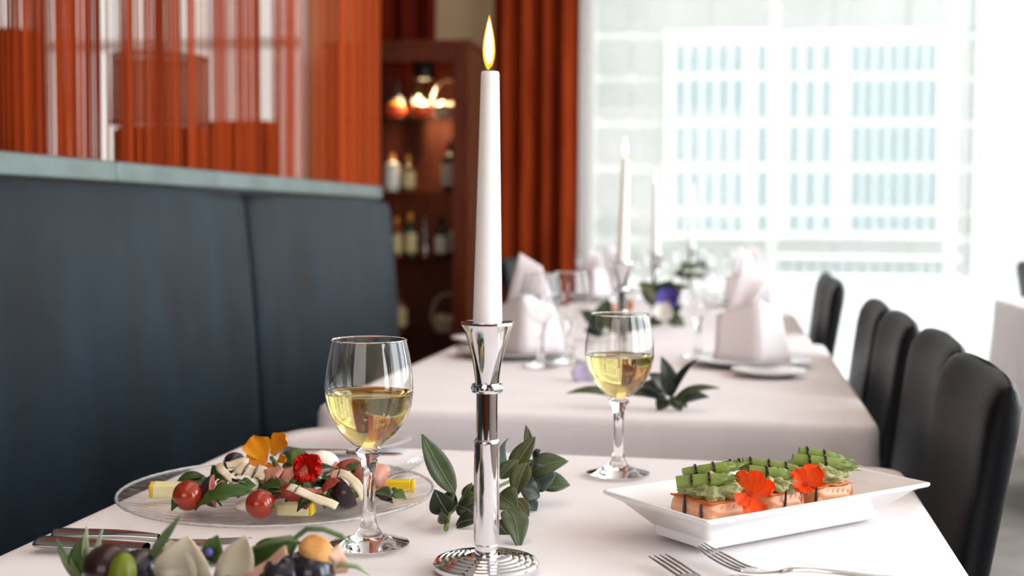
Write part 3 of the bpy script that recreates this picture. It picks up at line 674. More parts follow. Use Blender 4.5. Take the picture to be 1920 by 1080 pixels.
def fork_px(label, pts, group):
    """fork drawn through table-plane points: (px, py, height) from tine tips to handle end"""
    W_ = [P(a, b, ZT + .0035 + h) for a, b, h in pts]; 
    # resample with catmull rom
    C_ = []
    for i in range(len(W_) - 1):
        p0 = W_[max(i - 1, 0)]; p1 = W_[i]; p2 = W_[i + 1]; p3 = W_[min(i + 2, len(W_) - 1)]
        for k in range(10):
            q = k / 10; C_.append(.5 * ((2 * p1) + (p2 - p0) * q + (2 * p0 - 5 * p1 + 4 * p2 - p3) * q * q + (3 * p1 - p0 - 3 * p2 + p3) * q ** 3))
    C_.append(W_[-1]); Ls = [0]
    for a, b in zip(C_, C_[1:]): Ls.append(Ls[-1] + (b - a).length)
    T_ = Ls[-1]
    def ctr(q):
        x = q * T_; i = 0
        while i < len(Ls) - 2 and Ls[i + 1] < x: i += 1
        k = (x - Ls[i]) / max(1e-9, Ls[i + 1] - Ls[i]); return C_[i] + (C_[i + 1] - C_[i]) * k
    def side(q):
        a = ctr(max(0, q - .02)); b = ctr(min(1, q + .02)); d = (b - a); d.z = 0; d.normalize(); return Vector((-d.y, d.x, 0))
    t = thing('dinner_fork', label, 'fork', (W_[0].x, W_[0].y, ZT + .003), group)
    for k in range(4):
        off = (k - 1.5) * .0056
        MB().tube([ctr(q) + side(q) * off for q in [.30 * j / 9 for j in range(10)]], [.0005, .0009] + [.0012] * 8, 8).build('tine', M_steel, t)
    def wd(q): return .0102 if q < .34 else .0102 - .0072 * min(1, (q - .34) / .13) ** .8 if q < .47 else .0030
    MB().grid(lambda u, v: ctr(.27 + .23 * v) + side(.27 + .23 * v) * (cos(2 * pi * u) * wd(.27 + .23 * v)) + Vector((0, 0, sin(2 * pi * u) * .0012 - .0035 * 0)), 16, 18, wrap=True).build('fork_head', M_steel, t, sharp=180)
    MB().grid(lambda u, v: ctr(.48 + .52 * v) + side(.48 + .52 * v) * (cos(2 * pi * u) * (.0030 + .0058 * v ** 1.5) * (sqrt(max(.001, 1 - ((v - .93) / .07) ** 2)) if v > .93 else 1)) + Vector((0, 0, sin(2 * pi * u) * .0018)), 16, 34, wrap=True).build('handle', M_steel, t, sharp=180)
fork_px('steel fork whose tines point at the salmon dish, upper one of two', [(1312, 1022, .012), (1345, 1042, .006), (1385, 1063, .005), (1425, 1073, .008), (1462, 1072, .0155), (1490, 1068, .0175), (1560, 1072, .012), (1720, 1092, .003)], 'forks before the salmon dish')
fork_px('steel fork nearest the camera before the salmon dish, lower one of two', [(1232, 1041, .006), (1262, 1060, .004), (1298, 1083, .005), (1330, 1093, .008), (1364, 1084, .0155), (1392, 1082, .0175), (1450, 1090, .012), (1590, 1118, .003)], 'forks before the salmon dish')
fork_px('small steel fork behind the salad plate, beside the side plate', [(799, 854, .008), (782, 864, .003), (764, 876, .001), (750, 884, .002), (737, 892, .007), (724, 899, .009), (700, 913, .006), (640, 948, .003)], None)
def handle_only_fork(label, a, b, group):
    d = (b - a); L_ = d.length; d.normalize(); s = Vector((-d.y, d.x, 0)); t = thing('dinner_fork', label, 'fork', a, group)
    MB().grid(lambda u, v: a + d * (L_ * .55 * v) + s * (cos(2 * pi * u) * (.0135 * (sqrt(max(.0005, 1 - (1 - min(1, v / .1)) ** 2)) * (1 - .72 * v ** 1.3)))) + Vector((0, 0, .0040 + sin(2 * pi * u) * .0040 + .003 * sin(pi * v) * v)), 16, 30, wrap=True).build('handle', M_steel, t, sharp=180)
    MB().grid(lambda u, v: a + d * (L_ * (.54 + .26 * v)) + s * (cos(2 * pi * u) * (.0028 + .0085 * v ** .7)) + Vector((0, 0, .0024 + sin(2 * pi * u) * .0012)), 14, 10, wrap=True).build('fork_head', M_steel, t, sharp=180)
    for k in range(4): MB().tube([a + d * (L_ * q) + s * ((k - 1.5) * .0062) + Vector((0, 0, .0024 + .004 * (q - .78) / .22)) for q in (.78, .85, .92, 1)], [.0013, .0013, .0011, .0005], 6).build('tine', M_steel, t)
a = Vector((k1.x, k1.y, ZT + .0035)); handle_only_fork('steel fork at the left table edge, the one nearer the salad plate', a, a + Vector((.19, .0015, 0)), 'left hand cutlery')

# white rectangular dish
DC = Vector((.033, 1.232, ZT + .003)); vx = Vector((.719, .695, 0)).normalized(); ux = Vector((-vx.y, vx.x, 0))
def dp(s, t_, z): return DC + vx * s + ux * t_ + Vector((0, 0, z))
dish = thing('rectangular_dish', 'white rectangular porcelain dish holding the three salmon pieces', 'dish', DC)
def ring(hl, hw, z, rc=.006, n=5):
    o = []
    for (sx, sy, a0) in ((1, -1, -pi / 2), (1, 1, 0), (-1, 1, pi / 2), (-1, -1, pi)):
        for k in range(n):
            a = a0 + pi / 2 * k / (n - 1); o.append(dp(sx * (hl - rc) + rc * cos(a), sy * (hw - rc) + rc * sin(a), z))
    return o
rings = [ring(.112, .034, .0005, .006), ring(.1165, .0372, .0025, .007), ring(.117, .0375, .018, .007), ring(.121, .041, .0225, .007), ring(.1475, .0728, .0362, .004), ring(.1485, .0738, .0378, .004), ring(.1482, .0735, .0398, .004), ring(.1465, .0718, .0402, .004), ring(.1445, .0700, .0390, .004), ring(.118, .041, .0115, .008), ring(.112, .036, .0095, .01)]
mb = MB(); vs = sum(rings, []); n_ = len(rings[0]); fs = []
for i in range(len(rings) - 1):
    for k in range(n_): fs.append((i * n_ + k, i * n_ + (k + 1) % n_, (i + 1) * n_ + (k + 1) % n_, (i + 1) * n_ + k))
fs.append(tuple(range(n_))); fs.append(tuple((len(rings) - 1) * n_ + k for k in range(n_)))
mb.add(vs, fs, True).build('dish_body', M_porcelain, dish, sharp=32)

# ------------------------------------------------------------------ food materials
M_salmon = mat('cooked salmon', 'dd9468', .42, sss=.1, var=(55, 'ecbc98', .3, .7), bump=(70, .3, .002), stretch=(.35, .35, 1.6))
M_flake = mat('salmon flakes', 'f0c3a0', .4, sss=.1, var=(120, 'd98f6c', .35, .6), bump=(110, .3, .0015), stretch=(.3, .3, 2))
M_sear = mat('seared salmon crust', 'd0702e', .45, var=(45, 'c25a22'), bump=(150, .4, .001))
M_mash = mat('pale green mash', 'a6a972', .65, sss=.08, var=(90, 'b9bd88'), bump=(170, 1, .006))
M_asp = mat('asparagus', '64782a', .38, var=(40, '7f9040'), bump=(180, .3, .001))
M_asptip = mat('asparagus bud', '6f8440', .42, var=(120, '889a58'), bump=(160, .5, .0015))
M_sauce = mat('balsamic glaze', '2c1009', .12, coat=.8)
M_orange = mat('orange nasturtium petal', 'ff6208', .55, var=(45, 'f44a04'))
M_yellow = mat('amber nasturtium petal', 'f7a30a', .5, sss=.1, var=(50, 'ee8804'))
M_redfl = mat('red petal', 'e01a04', .55, var=(60, 'cc0e02'))
M_red_throat = mat('deep orange throat', 'c43a04', .5)
M_throat = mat('flower throat', 'd8c03a', .5)
M_arug = leafmat('arugula green', '34511a', '4a6826')
M_arugd = leafmat('dark salad leaf', '223a14', '33501d')
M_tomato = mat('tomato skin', '8a1a06', .14, sss=.03, coat=.6, var=(28, 'a0300e'))
M_cheese = mat('pale cheese', 'eee3a0', .5, sss=.1, var=(25, 'f3ebbc'))
M_cheeser = mat('yellow cheese rind', 'ecc91c', .4)
M_mozz = mat('mozzarella', 'f6efe2', .35, sss=.2)
M_shave = mat('parmesan shaving', 'ecd6b2', .5, sss=.1, var=(70, 'f1e3c8'))
M_ham = mat('dark cured ham', '7c2118', .4, var=(45, '9c3c2c'), bump=(90, .3, .001))
M_hamp = mat('pink cured ham', 'c77a68', .42, var=(50, 'e0a894'), bump=(90, .3, .001))
M_figs = mat('fig skin', '2a1820', .3, coat=.4, var=(40, '3a2430'))
M_figf = mat('fig flesh', 'c76a62', .4, var=(70, 'd99080'), bump=(140, .4, .001))
M_grape = mat('black grape', '1d1a26', .22, coat=.5, var=(30, '2c2836'))

# ------------------------------------------------------------------ salmon portions on the dish
def fillet(label, s, hl, hw, h, seed, ang=0):
    c = dp(s - .012, -.007, .0098); t = thing('salmon_fillet', label, 'fillet', c, 'salmon pieces on the white dish'); ca, sa = cos(ang), sin(ang)
    def pt(a, b, z): return c + vx * (a * ca - b * sa) + ux * (a * sa + b * ca) + Vector((0, 0, z))
    def fn(u, v):
        an = 2 * pi * u; e = .28; x = math.copysign(abs(cos(an)) ** e, cos(an)) * hl; y = math.copysign(abs(sin(an)) ** e, sin(an)) * hw
        z = v * h; k = 1 - .10 * max(0, (v - .7) / .3) ** 2 - .06 * (1 - v) ** 3
        w = 1 + .035 * noise.noise(Vector((x * 60, y * 60, z * 90 + seed))) ; fl = .0009 * sin((z * .75 + x * .5 + y * .4) * 900)
        p = pt(x * k * w + (fl if abs(x) > hl * .85 else 0), y * k * w + (fl if abs(y) > hw * .85 else 0), z + .002 * noise.noise(Vector((x * 50, y * 50, seed))) * v); return p
    mb = MB().grid(fn, 56, 16, wrap=True); k = 56
    for ring_i, dz in ((16, h), (0, 0)):
        mb.f.append([ring_i * k + i for i in range(k)]); mb.sm.append(True); mb.mi.append(0)
    mb.build('flesh', M_salmon, t, sharp=60)
    # seared top crust
    cr = MB().grid(lambda u, v: pt((u - .5) * 2 * hl * .93, (v - .5) * 2 * hw * .93, h + .0014 + .002 * noise.noise(Vector((u * 4, v * 4, seed))) - .006 * max(0, max(abs(u - .5), abs(v - .5)) - .42) * 12 * .1), 14, 14)
    cr.build('seared_crust', M_sear, t, solid=.0015)
    fl = MB()
    for j in range(7):
        a0 = -hl * .8 + j * hl * .28
        pts = []
        for q in range(7):
            w = q / 6; pts.append(pt(min(hl * .9, a0 + .012 * w * w), -hw * (.985 - .05 * w), h * (.06 + .86 * w)))
        fl.tube(pts, [.0004, .0013, .0016, .0016, .0015, .0012, .0004], 6)
    fl.build('flakes', M_flake, t)
    return t, pt
F = [fillet('salmon piece at the near left end of the white dish', -.072, .027, .029, .031, 1), fillet('middle salmon piece of the three on the white dish', .0, .024, .028, .030, 5, .06), fillet('salmon piece at the far right end of the white dish', .068, .026, .028, .030, 9, -.03)]
def mash(label, s, seed):
    c = dp(s - .012, -.007, .0405); t = MB()
    t.blob(c + Vector((0, 0, .009)), (.0255, .029, .0125), .5, 170, 48, 28, seed=seed, M=Matrix((vx, ux, Vector((0, 0, 1)))).transposed())
    o = t.build('avocado_mash', M_mash, sharp=180); return tag(o, label, 'mash', 'green mash mounds on the salmon')
mash('pale green mash on the near left salmon piece', -.070, 3); mash('pale green mash on the middle salmon piece', .001, 8); mash('pale green mash on the far right salmon piece', .066, 15)
def spear(label, a, b, r=.0052, drips=(.25, .55)):
    a = Vector(a); b = Vector(b); t = thing('asparagus_spear', label, 'asparagus', a, 'asparagus spears on the salmon'); d = (b - a).normalized(); L_ = (b - a).length
    ptsq = [a + (b - a) * q + Vector((0, 0, -.0025 * q * q)) for q in [k / 12 for k in range(13)]]
    rad = [r * k for k in (.96, 1, 1, 1, 1, 1.0, 1.02, 1.04, 1.0, .9, .72, .45, .12)]
    MB().tube(ptsq, rad, 12).build('stalk', M_asp, t, sharp=60)
    buds = MB()
    for k in range(12):
        q = .62 + .032 * k; p = a + (b - a) * q + Vector((0, 0, -.0025 * q * q)); an = k * 2.4; s = Vector((0, 0, 1)); sd = d.cross(s).normalized(); n_ = sd * cos(an) + s * sin(an); rr_ = r * (1.02 if q < .78 else 1.02 - (q - .78) * 3.4)
        leaf_mb(p + n_ * rr_ * .86, p + d * .0080 + n_ * max(rr_ * .86, .0006), .0038, n_, .05, .15, 5, mb=buds)
    buds.build('bud_scales', M_asptip, t)
    for q in drips:
        p = a + (b - a) * q; sd = d.cross(Vector((0, 0, 1))).normalized()
        MB().tube([p + sd * (r * 1.12 * cos(w)) + Vector((0, 0, r * 1.12 * sin(w) - .0025 * q * q)) for w in [(-.5 + 4.2 * j / 10) for j in range(11)]], [.0008] + [.0013] * 9 + [.0008], 8).build('sauce_drip', M_sauce, t)
    return t
Y1, Y2, Y3 = 1.160, 1.212, 1.258
spear('front asparagus spear on the near left salmon piece', Q(1268, 904, Y1 - .012), Q(1379, 893, Y1 - .006), .0058)
spear('rear asparagus spear on the near left salmon piece', Q(1281, 888, Y1 + .008), Q(1392, 868, Y1 + .022), .0054, (.2, .5))
spear('front asparagus spear on the middle salmon piece', Q(1403, 882, Y2 - .012), Q(1499, 893, Y2 - .002), .0056, (.35,))
spear('rear asparagus spear on the middle salmon piece', Q(1392, 867, Y2 + .004), Q(1515, 880, Y2 + .012), .0052, (.12, .40, .66))
spear('short asparagus spear left behind on the middle salmon piece', Q(1352, 876, Y2 + .012), Q(1408, 866, Y2 + .022), .0052, (.3, .6))
spear('front asparagus spear on the far right salmon piece', Q(1486, 861, Y3 - .010), Q(1608, 872, Y3 + .0), .0058, (.25, .5))
spear('rear asparagus spear on the far right salmon piece', Q(1498, 848, Y3 + .008), Q(1592, 861, Y3 + .016), .0056, (.16, .5))
# sauce runs down the front faces: parts of each fillet
def run(fi, pts, r=.0015):
    t, pt = F[fi]; MB().tube([pt(*p) for p in pts], [r * .7] + [r] * (len(pts) - 2) + [r * .6], 8).build('sauce_run', M_sauce, t)
hl, hw = .027, .029
for x in (-.6, ):
    run(0, [(-hl - .001, hw * .15, .036), (-hl - .0014, hw * .13, .024), (-hl - .0012, hw * .15, .012), (-hl - .0008, hw * .12, .003)], .0019)
run(0, [(-hl - .001, -hw * .62, .031), (-hl - .0014, -hw * .64, .022), (-hl - .001, -hw * .68, .009)], .0015)
run(0, [(hl * .75, -hw - .0008, .035), (hl * .72, -hw - .002, .022), (hl * .76, -hw - .0016, .006)], .0017)
run(1, [(-.005, -.0288, .034), (-.0065, -.0295, .022), (-.009, -.0290, .010)], .0012)
run(2, [(-.0262, -.027, .034), (-.0268, -.027, .018), (-.0262, -.027, .004)], .0017)
run(2, [(-.0265, .0, .034), (-.0272, .0, .020), (-.0265, .0, .008)], .0015)

def petal_mb(c, d, up, L_, w, cup=.3, ruff=.08, seed=0, n=8, freq=7):
    """one fan-shaped petal from c along d"""
    d = Vector(d).normalized(); up = Vector(up); up = (up - d * up.dot(d)).normalized(); s = d.cross(up)
    def fn(u, v):
        q = v; wd = w * (.16 + .84 * sin(pi * .5 * min(1, q * 1.25)) ** 1.2) * (1 if q < .8 else sqrt(max(.02, 1 - ((q - .8) / .23) ** 2)))
        x = (u - .5) * 2; ln = q - .10 * q * q * x * x
        return Vector(c) + d * (L_ * ln) + s * (x * wd / 2) + up * (cup * L_ * q * q + .18 * w * x * x * q + ruff * w * sin(freq * x + seed) * q * q)
    return MB().grid(fn, n, n)
def flower(label, c, axis, R, m_, n=5, cat='flower', group=None, cup=.35, w=1.0, ruff=.08, tilt=.35, angs=None, up=None, name='nasturtium'):
    c = Vector(c); ax = Vector(axis).normalized(); e1 = ax.cross(Vector((0, 0, 1)) if abs(ax.z) < .9 else Vector((1, 0, 0))).normalized(); e2 = ax.cross(e1)
    t = thing(name, label, cat, c, group)
    for k in range(n):
        a = (angs[k] if angs else 2 * pi * k / n + .2); d = (e1 * cos(a) + e2 * sin(a) + ax * tilt)
        petal_mb(c, d, ax, R * random.uniform(.88, 1.1), R * w * random.uniform(.9, 1.1), cup * random.uniform(.6, 1.3), ruff, k, 14 if ruff > .15 else 8, 13 if ruff > .15 else 7).build('petal', m_, t, sharp=180)
    MB().tube([c + ax * .003, c - ax * R * .35, c - ax * R * .7], [R * .11, R * .09, R * .03], 8).build('throat', m_ if name == 'red_flower' else M_throat, t)
    return t
def petals(label, c, plist, m_, group=None, stem=None):
    t = thing('nasturtium', label, 'flower', c, group)
    for (d, up, L_, w, cup) in plist: petal_mb(c, d, up, L_ * .88, w * .92, cup, .07, L_ * 900).build('petal', m_, t, sharp=180)
    MB().tube([c + Vector((0, -.002, .001)), c + Vector((.001, .004, -.004)), c + Vector((.002, .010, -.012))], [.0022, .002, .0012], 8).build('throat', M_red_throat, t)
    return t
petals('orange nasturtium between the near left and middle salmon pieces', Q(1406, 926, 1.150), [((-.25, .1, 1), (-.6, -.8, 0), .026, .022, .12), ((.45, .1, .75), (-.3, -.9, .3), .026, .022, .2), ((1, -.05, .15), (0, -.6, .8), .027, .022, .25), ((.25, -.35, -.9), (.2, -.9, .2), .024, .024, .15), ((-.55, -.3, -.5), (-.2, -.9, .3), .018, .020, .2)], M_orange, 'orange nasturtiums on the white dish')
petals('orange nasturtium between the middle and far right salmon pieces', Q(1510, 908, 1.205), [((-.6, .1, .9), (-.3, -.9, .2), .020, .018, .15), ((.5, .2, .95), (.2, -.9, .2), .024, .024, .2), ((1, .0, .45), (.2, -.8, .6), .022, .020, .3), ((-.1, -.5, -.5), (0, -.8, .6), .014, .022, .3), ((-.8, -.1, .0), (0, -.9, .5), .015, .018, .2)], M_orange, 'orange nasturtiums on the white dish')

# ------------------------------------------------------------------ the salad
PZ = ZT + .0075      # inside of the glass plate
def on(px, py, r, lift=0): return P(px, py, PZ + r + lift)
def tomato(px, py, r, label):
    c = on(px, py, r); t = thing('cherry_tomato', label, 'tomato', c, 'cherry tomatoes on the salad plate')
    MB().blob(c, (r, r, r * .97), nu=28, nv=18).build('skin', M_tomato, t); MB().blob(c + Vector((-r * .3, r * .75, r * .5)), (r * .18, r * .18, r * .1), nu=10, nv=6).build('stem_scar', M_arugd, t)
tomato(353, 929, .0155, 'cherry tomato at the left front of the salad, beside pale cheese'); tomato(488, 945, .0145, 'cherry tomato at the front middle of the salad, beside yellow cheese')
def wedge(label, px, py, L_, w, h, ang, m2, tip=.55, lift=0):
    c = on(px, py, 0, lift); t = thing('cheese_wedge', label, 'cheese', c, 'cheese wedges on the salad plate'); d = Vector((cos(ang), sin(ang), 0)); s = Vector((-sin(ang), cos(ang), 0)); z = Vector((0, 0, 1))
    a, b = -L_ / 2, L_ / 2
    def q(x, y, zz): return c + d * x + s * y + z * zz
    vs = [q(a, -w / 2, 0), q(b * .8, -w / 2, 0), q(b * .8, w / 2, 0), q(a, w / 2 * tip, 0), q(a, -w / 2, h * .92), q(b * .8, -w / 2, h), q(b * .8, w / 2, h * .95), q(a, w / 2 * tip, h * .85)]
    MB().add(vs, [(3, 2, 1, 0), (4, 5, 6, 7), (0, 1, 5, 4), (1, 2, 6, 5), (2, 3, 7, 6), (3, 0, 4, 7)], False).build('paste', M_cheese, t, bevel=.0015)
    vs = [q(b * .8, -w / 2, 0), q(b, -w / 2 * .9, 0.0005), q(b, w / 2 * .9, .0005), q(b * .8, w / 2, 0), q(b * .8, -w / 2, h), q(b, -w / 2 * .9, h * .98), q(b, w / 2 * .9, h * .93), q(b * .8, w / 2, h * .95)]
    MB().add(vs, [(3, 2, 1, 0), (4, 5, 6, 7), (0, 1, 5, 4), (1, 2, 6, 5), (2, 3, 7, 6), (3, 0, 4, 7)], False).build('rind', m2, t, bevel=.0012)
wedge('pale cheese wedge at the left side of the salad', 312, 931, .034, .02, .015, pi + .35, M_cheeser)
wedge('cheese wedge with yellow right end at the front of the salad', 556, 964, .036, .018, .0125, .1, M_cheeser)
o_ = len(bpy.data.objects); wedge('bright yellow cheese block at the right side of the salad', 742, 922, .041, .016, .0135, .18, M_cheeser, 1.0)
for o in bpy.data.objects:
    if o.name.startswith('paste') and o.parent and 'bright yellow' in o.parent['label']: o.data.materials[0] = M_cheeser
def rocket(label, b, t_, w, m_, bend=.15, lobes=3, up=(0, -.3, 1), group='salad leaves on the glass plate', name='salad_leaf', fold=.25):
    root = thing(name, label, 'leaf', b, group); leaf_mb(b, t_, w, up, bend, fold, 16, .6, lobes).build('blade', m_, root, solid=.0005, sharp=180)
    b = Vector(b); t_ = Vector(t_); u = Vector(up); d = (t_ - b); u = (u - d * (u.dot(d) / d.length_squared)).normalized()
    MB().tube([b + d * q + u * (bend * d.length * 4 * q * (1 - q) - .0002) for q in [k / 8 for k in range(9)]], [.0012, .0011, .001, .0009, .0008, .0007, .0006, .0005, .0003], 6).build('midrib', M_arug, root)
    return root
yS = 1.19
rocket('large arching rocket leaf between the two cherry tomatoes', on(366, 956, .002), Q(476, 922, 1.165), .022, M_arug, .22, 3, (0, -.75, .7))
rocket('rocket leaf lying front right under the long shaving', on(585, 935, .006), on(660, 952, .003), .028, M_arug, .1, 2, (0, -.4, 1))
rocket('small rocket leaf under the yellow cheese block', on(716, 932, .003), on(762, 936, .004), .018, M_arug, .2, 2, (0, -.5, 1))
rocket('bright rocket leaf standing behind the orange flower stem', Q(532, 876, 1.27), Q(574, 846, 1.29), .020, M_arug, .1, 3, (0, -.9, .4))
rocket('bright green rocket leaf tip right of the orange flower', Q(548, 872, 1.27), Q(532, 848, 1.28), .016, M_arug, .1, 2, (0, -.9, .4))
rocket('dark leaf curled above the left fig wedge', Q(392, 900, 1.2), Q(430, 884, 1.2), .022, M_arugd, .25, 2, (0, -.8, .6))
rocket('green leaf beneath the white mozzarella half', Q(430, 926, 1.17), Q(480, 910, 1.17), .020, M_arug, .2, 2, (0, -.7, .6))
rocket('green leaf in front of the middle fig wedge', Q(486, 914, 1.185), Q(530, 920, 1.185), .024, M_arug, .2, 2, (0, -.8, .6))
rocket('green leaf at the right back by the ham roll', Q(640, 884, 1.25), Q(682, 872, 1.26), .012, M_arug, .1, 2, (0, -.7, .6))
rocket('narrow green leaf at the left of pale shavings', Q(436, 894, 1.19), Q(470, 890, 1.19), .012, M_arug, .15, 2, (0, -.8, .5))
AREA = ('right', 'right back', 'back', 'left back', 'left', 'left front', 'front', 'right front')
LV = ('outer rim of heap', 'halfway into heap', 'high middle of heap')
for k in range(48):
    sec, lv_ = k % 8, (k // 8) % 3; twin = k // 24
    a = 2 * pi * (sec + .5 * twin + random.uniform(-.2, .2)) / 8; r_ = (.076, .05, .024)[lv_] * random.uniform(.85, 1.1)
    c = Vector((SP.x + .005 + r_ * 1.15 * cos(a), SP.y - .005 + r_ * .85 * sin(a), PZ + .003 + (.004, .009, .015)[lv_] * random.uniform(.5, 1)))
    d = Vector((random.uniform(-1, 1), random.uniform(-1, 1), random.uniform(-.15, .3))).normalized() * random.uniform(.03, .045); d.z = max(d.z, -.004)
    dk = random.random() < .6
    rocket('%s salad leaf, %s side, %s%s' % ('dark' if dk else 'mid green', AREA[sec], LV[lv_], ', lower twin' if twin else ''), c, c + d, random.uniform(.014, .022), M_arugd if dk else M_arug, random.uniform(.1, .3), random.choice((0, 2, 3)))
def fig(label, c, r, yaw, roll_):
    t = thing('fig_wedge', label, 'fig', c, 'fig wedges in the salad'); R_ = Matrix.Rotation(yaw, 3, 'Z') @ Matrix.Rotation(roll_, 3, 'X'); c = Vector(c); A = radians(115); n = 12; m_ = 12
    def sp(u, v): th = pi * v; ph = A * (u - .5); k = r * (1 + .12 * max(0, cos(th)) ** 2); return c + R_ @ Vector((k * sin(th) * cos(ph), k * sin(th) * sin(ph), k * cos(th)))
    MB().grid(sp, n, m_).build('skin', M_figs, t, sharp=60)
    f = MB()
    for s in (-1, 1):
        f.grid(lambda u, v: c + R_ @ (Vector((r * (1 + .12 * max(0, cos(pi * v)) ** 2) * sin(pi * v) * cos(A / 2) * u, s * r * (1 + .12 * max(0, cos(pi * v)) ** 2) * sin(pi * v) * sin(A / 2) * u, r * (1 + .12 * max(0, cos(pi * v)) ** 2) * cos(pi * v)))), 4, m_)
    f.build('flesh', M_figf, t, sharp=60)
fig('dark fig wedge with pink flesh beside the left cherry tomato', Q(404, 922, 1.175), .0155, pi * 1.18, .35)
fig('fig wedge with pink flesh in the middle above front tomato', Q(513, 905, 1.185), .0125, pi * .5 + .5, -.5)
fig('dark fig wedge at the right of the heap under curved shaving', Q(652, 924, 1.195), .0165, pi * 1.35, .9)
M_drz = M_sauce
def mozz(label, c, r, drz=True):
    t = thing('mozzarella_ball', label, 'mozzarella', c, 'mozzarella in the salad'); MB().blob(c, r, .1, 60, 22, 14).build('cheese', M_mozz, t)
    if drz:
        c = Vector(c); MB().tube([c + Vector((r[0] * 1.02 * sin(w), -r[1] * 1.03 * cos(w) * .8, r[2] * (.45 - .25 * w))) for w in [-1 + k * .2 for k in range(11)]], [.0008] + [.0015] * 9 + [.0006], 8).build('sauce_drip', M_sauce, t)
mozz('white mozzarella half with dark glaze behind the big rocket leaf', Q(457, 907, 1.178), (.0155, .012, .0095))
mozz('white mozzarella ball at the back right of the salad', Q(606, 869, 1.285), (.018, .016, .014), False)
mozz('small white mozzarella piece low between the front leaves', Q(464, 948, 1.165), (.013, .011, .006), False)
def shaving(label, pts, w, nrm=(0, -.6, .8), m_=None, group='parmesan shavings in the salad', name='parmesan_shaving', cat='cheese', drz=()):
    pts = [Vector(p) for p in pts]; n_ = Vector(nrm).normalized()
    def ctr(q):
        x = q * (len(pts) - 1); i = min(int(x), len(pts) - 2); k = x - i; p0 = pts[max(i - 1, 0)]; p1 = pts[i]; p2 = pts[i + 1]; p3 = pts[min(i + 2, len(pts) - 1)]
        return .5 * ((2 * p1) + (p2 - p0) * k + (2 * p0 - 5 * p1 + 4 * p2 - p3) * k * k + (3 * p1 - p0 - 3 * p2 + p3) * k ** 3)
    def fn(u, v):
        d = (ctr(min(1, v + .03)) - ctr(max(0, v - .03))).normalized(); s = d.cross(n_).normalized(); return ctr(v) + s * ((u - .5) * w * (.8 + .3 * noise.noise(Vector((v * 5, u, w * 100))))) + n_ * (.0012 * sin(9 * v))
    t = thing(name, label, cat, pts[0], group); MB().grid(fn, 4, 18).build('slice', m_ or M_shave, t, solid=.0014, sharp=180)
    for q in drz:
        p = ctr(q); d = (ctr(min(1, q + .03)) - ctr(max(0, q - .03))).normalized(); s = d.cross(n_).normalized()
        MB().tube([p - s * w * .52 + n_ * .001, p + n_ * .0016, p + s * w * .52 + n_ * .001], [.0008, .0014, .0008], 8).build('sauce_drip', M_sauce, t)
    return t
shaving('long pale shaving slanting across the front right of the salad', [Q(541, 913, 1.15), Q(580, 928, 1.145), Q(632, 950, 1.145)], .0105, drz=(.25,))
shaving('curved pale shaving arching over the right fig wedge', [Q(622, 890, 1.19), Q(646, 889, 1.18), Q(668, 906, 1.172), Q(684, 936, 1.168)], .0105, (.35, -.8, .5), drz=(.2,))
shaving('pale shaving tilted on the left fig wedge', [Q(412, 878, 1.18), Q(424, 888, 1.172), Q(438, 902, 1.17)], .009, drz=())
shaving('broad pale shaving at the upper left of the heap', [Q(408, 882, 1.19), Q(432, 870, 1.195), Q(466, 868, 1.20)], .0135, drz=(.35,))
shaving('broad pale shaving striped with glaze in the upper middle', [Q(444, 878, 1.185), Q(470, 882, 1.182), Q(500, 890, 1.182)], .018, drz=(.35, .65))
shaving('thin pale shaving behind the long front one', [Q(560, 918, 1.175), Q(590, 920, 1.18), Q(612, 925, 1.18)], .006, m_=M_hamp)
def ham(label, pts, w, m_, nrm=(0, -.7, .7)): return shaving(label, pts, w, nrm, m_, 'cured ham slices in the salad', 'ham_slice', 'ham')
ham('dark red ham fold at the front behind the yellow cheese', [Q(520, 926, 1.165), Q(540, 922, 1.158), Q(560, 930, 1.155), Q(584, 944, 1.155)], .019, M_ham)
ham('dark red ham fold at the back right beside the ham roll', [Q(640, 880, 1.25), Q(660, 872, 1.26), Q(690, 886, 1.26), Q(704, 896, 1.26)], .02, M_ham)
ham('dark red ham strip under the red flower', [Q(604, 922, 1.185), Q(612, 910, 1.18), Q(632, 898, 1.19)], .012, M_ham)
ham('pink ham fold left of the red flower', [Q(532, 902, 1.175), Q(545, 884, 1.18), Q(560, 880, 1.19), Q(568, 896, 1.18)], .017, M_hamp)
ham('pink ham fold in the middle above the fig', [Q(498, 896, 1.18), Q(510, 883, 1.178), Q(528, 888, 1.175)], .014, M_hamp)
ham('pink ham scrap beside white mozzarella at the back right', [Q(618, 870, 1.28), Q(634, 872, 1.275), Q(654, 874, 1.275)], .01, M_hamp)
ham('pink ham piece beside the left fig wedge', [Q(408, 908, 1.172), Q(416, 914, 1.17), Q(424, 908, 1.172)], .014, M_hamp)
c = Q(700, 889, 1.25); o = MB().blob(c, (.018, .015, .015), .35, 70, 26, 16, seed=4).build('ham_roll', M_hamp, sharp=180); tag(o, 'pinkish rolled ham at the right back behind the wine stem', 'ham')
c = Q(722, 926, 1.235); o = MB().blob(c, (.009, .008, .007), nu=18, nv=12).build('black_olive', M_grape); tag(o, 'black olive under the left end of the yellow cheese block', 'olive')
c = Q(398, 884, 1.235); o = MB().blob(Q(440, 862, 1.25), (.011, .01, .008), nu=18, nv=12).build('black_olive', M_grape); tag(o, 'black olive at the upper left behind the pale shavings', 'olive')
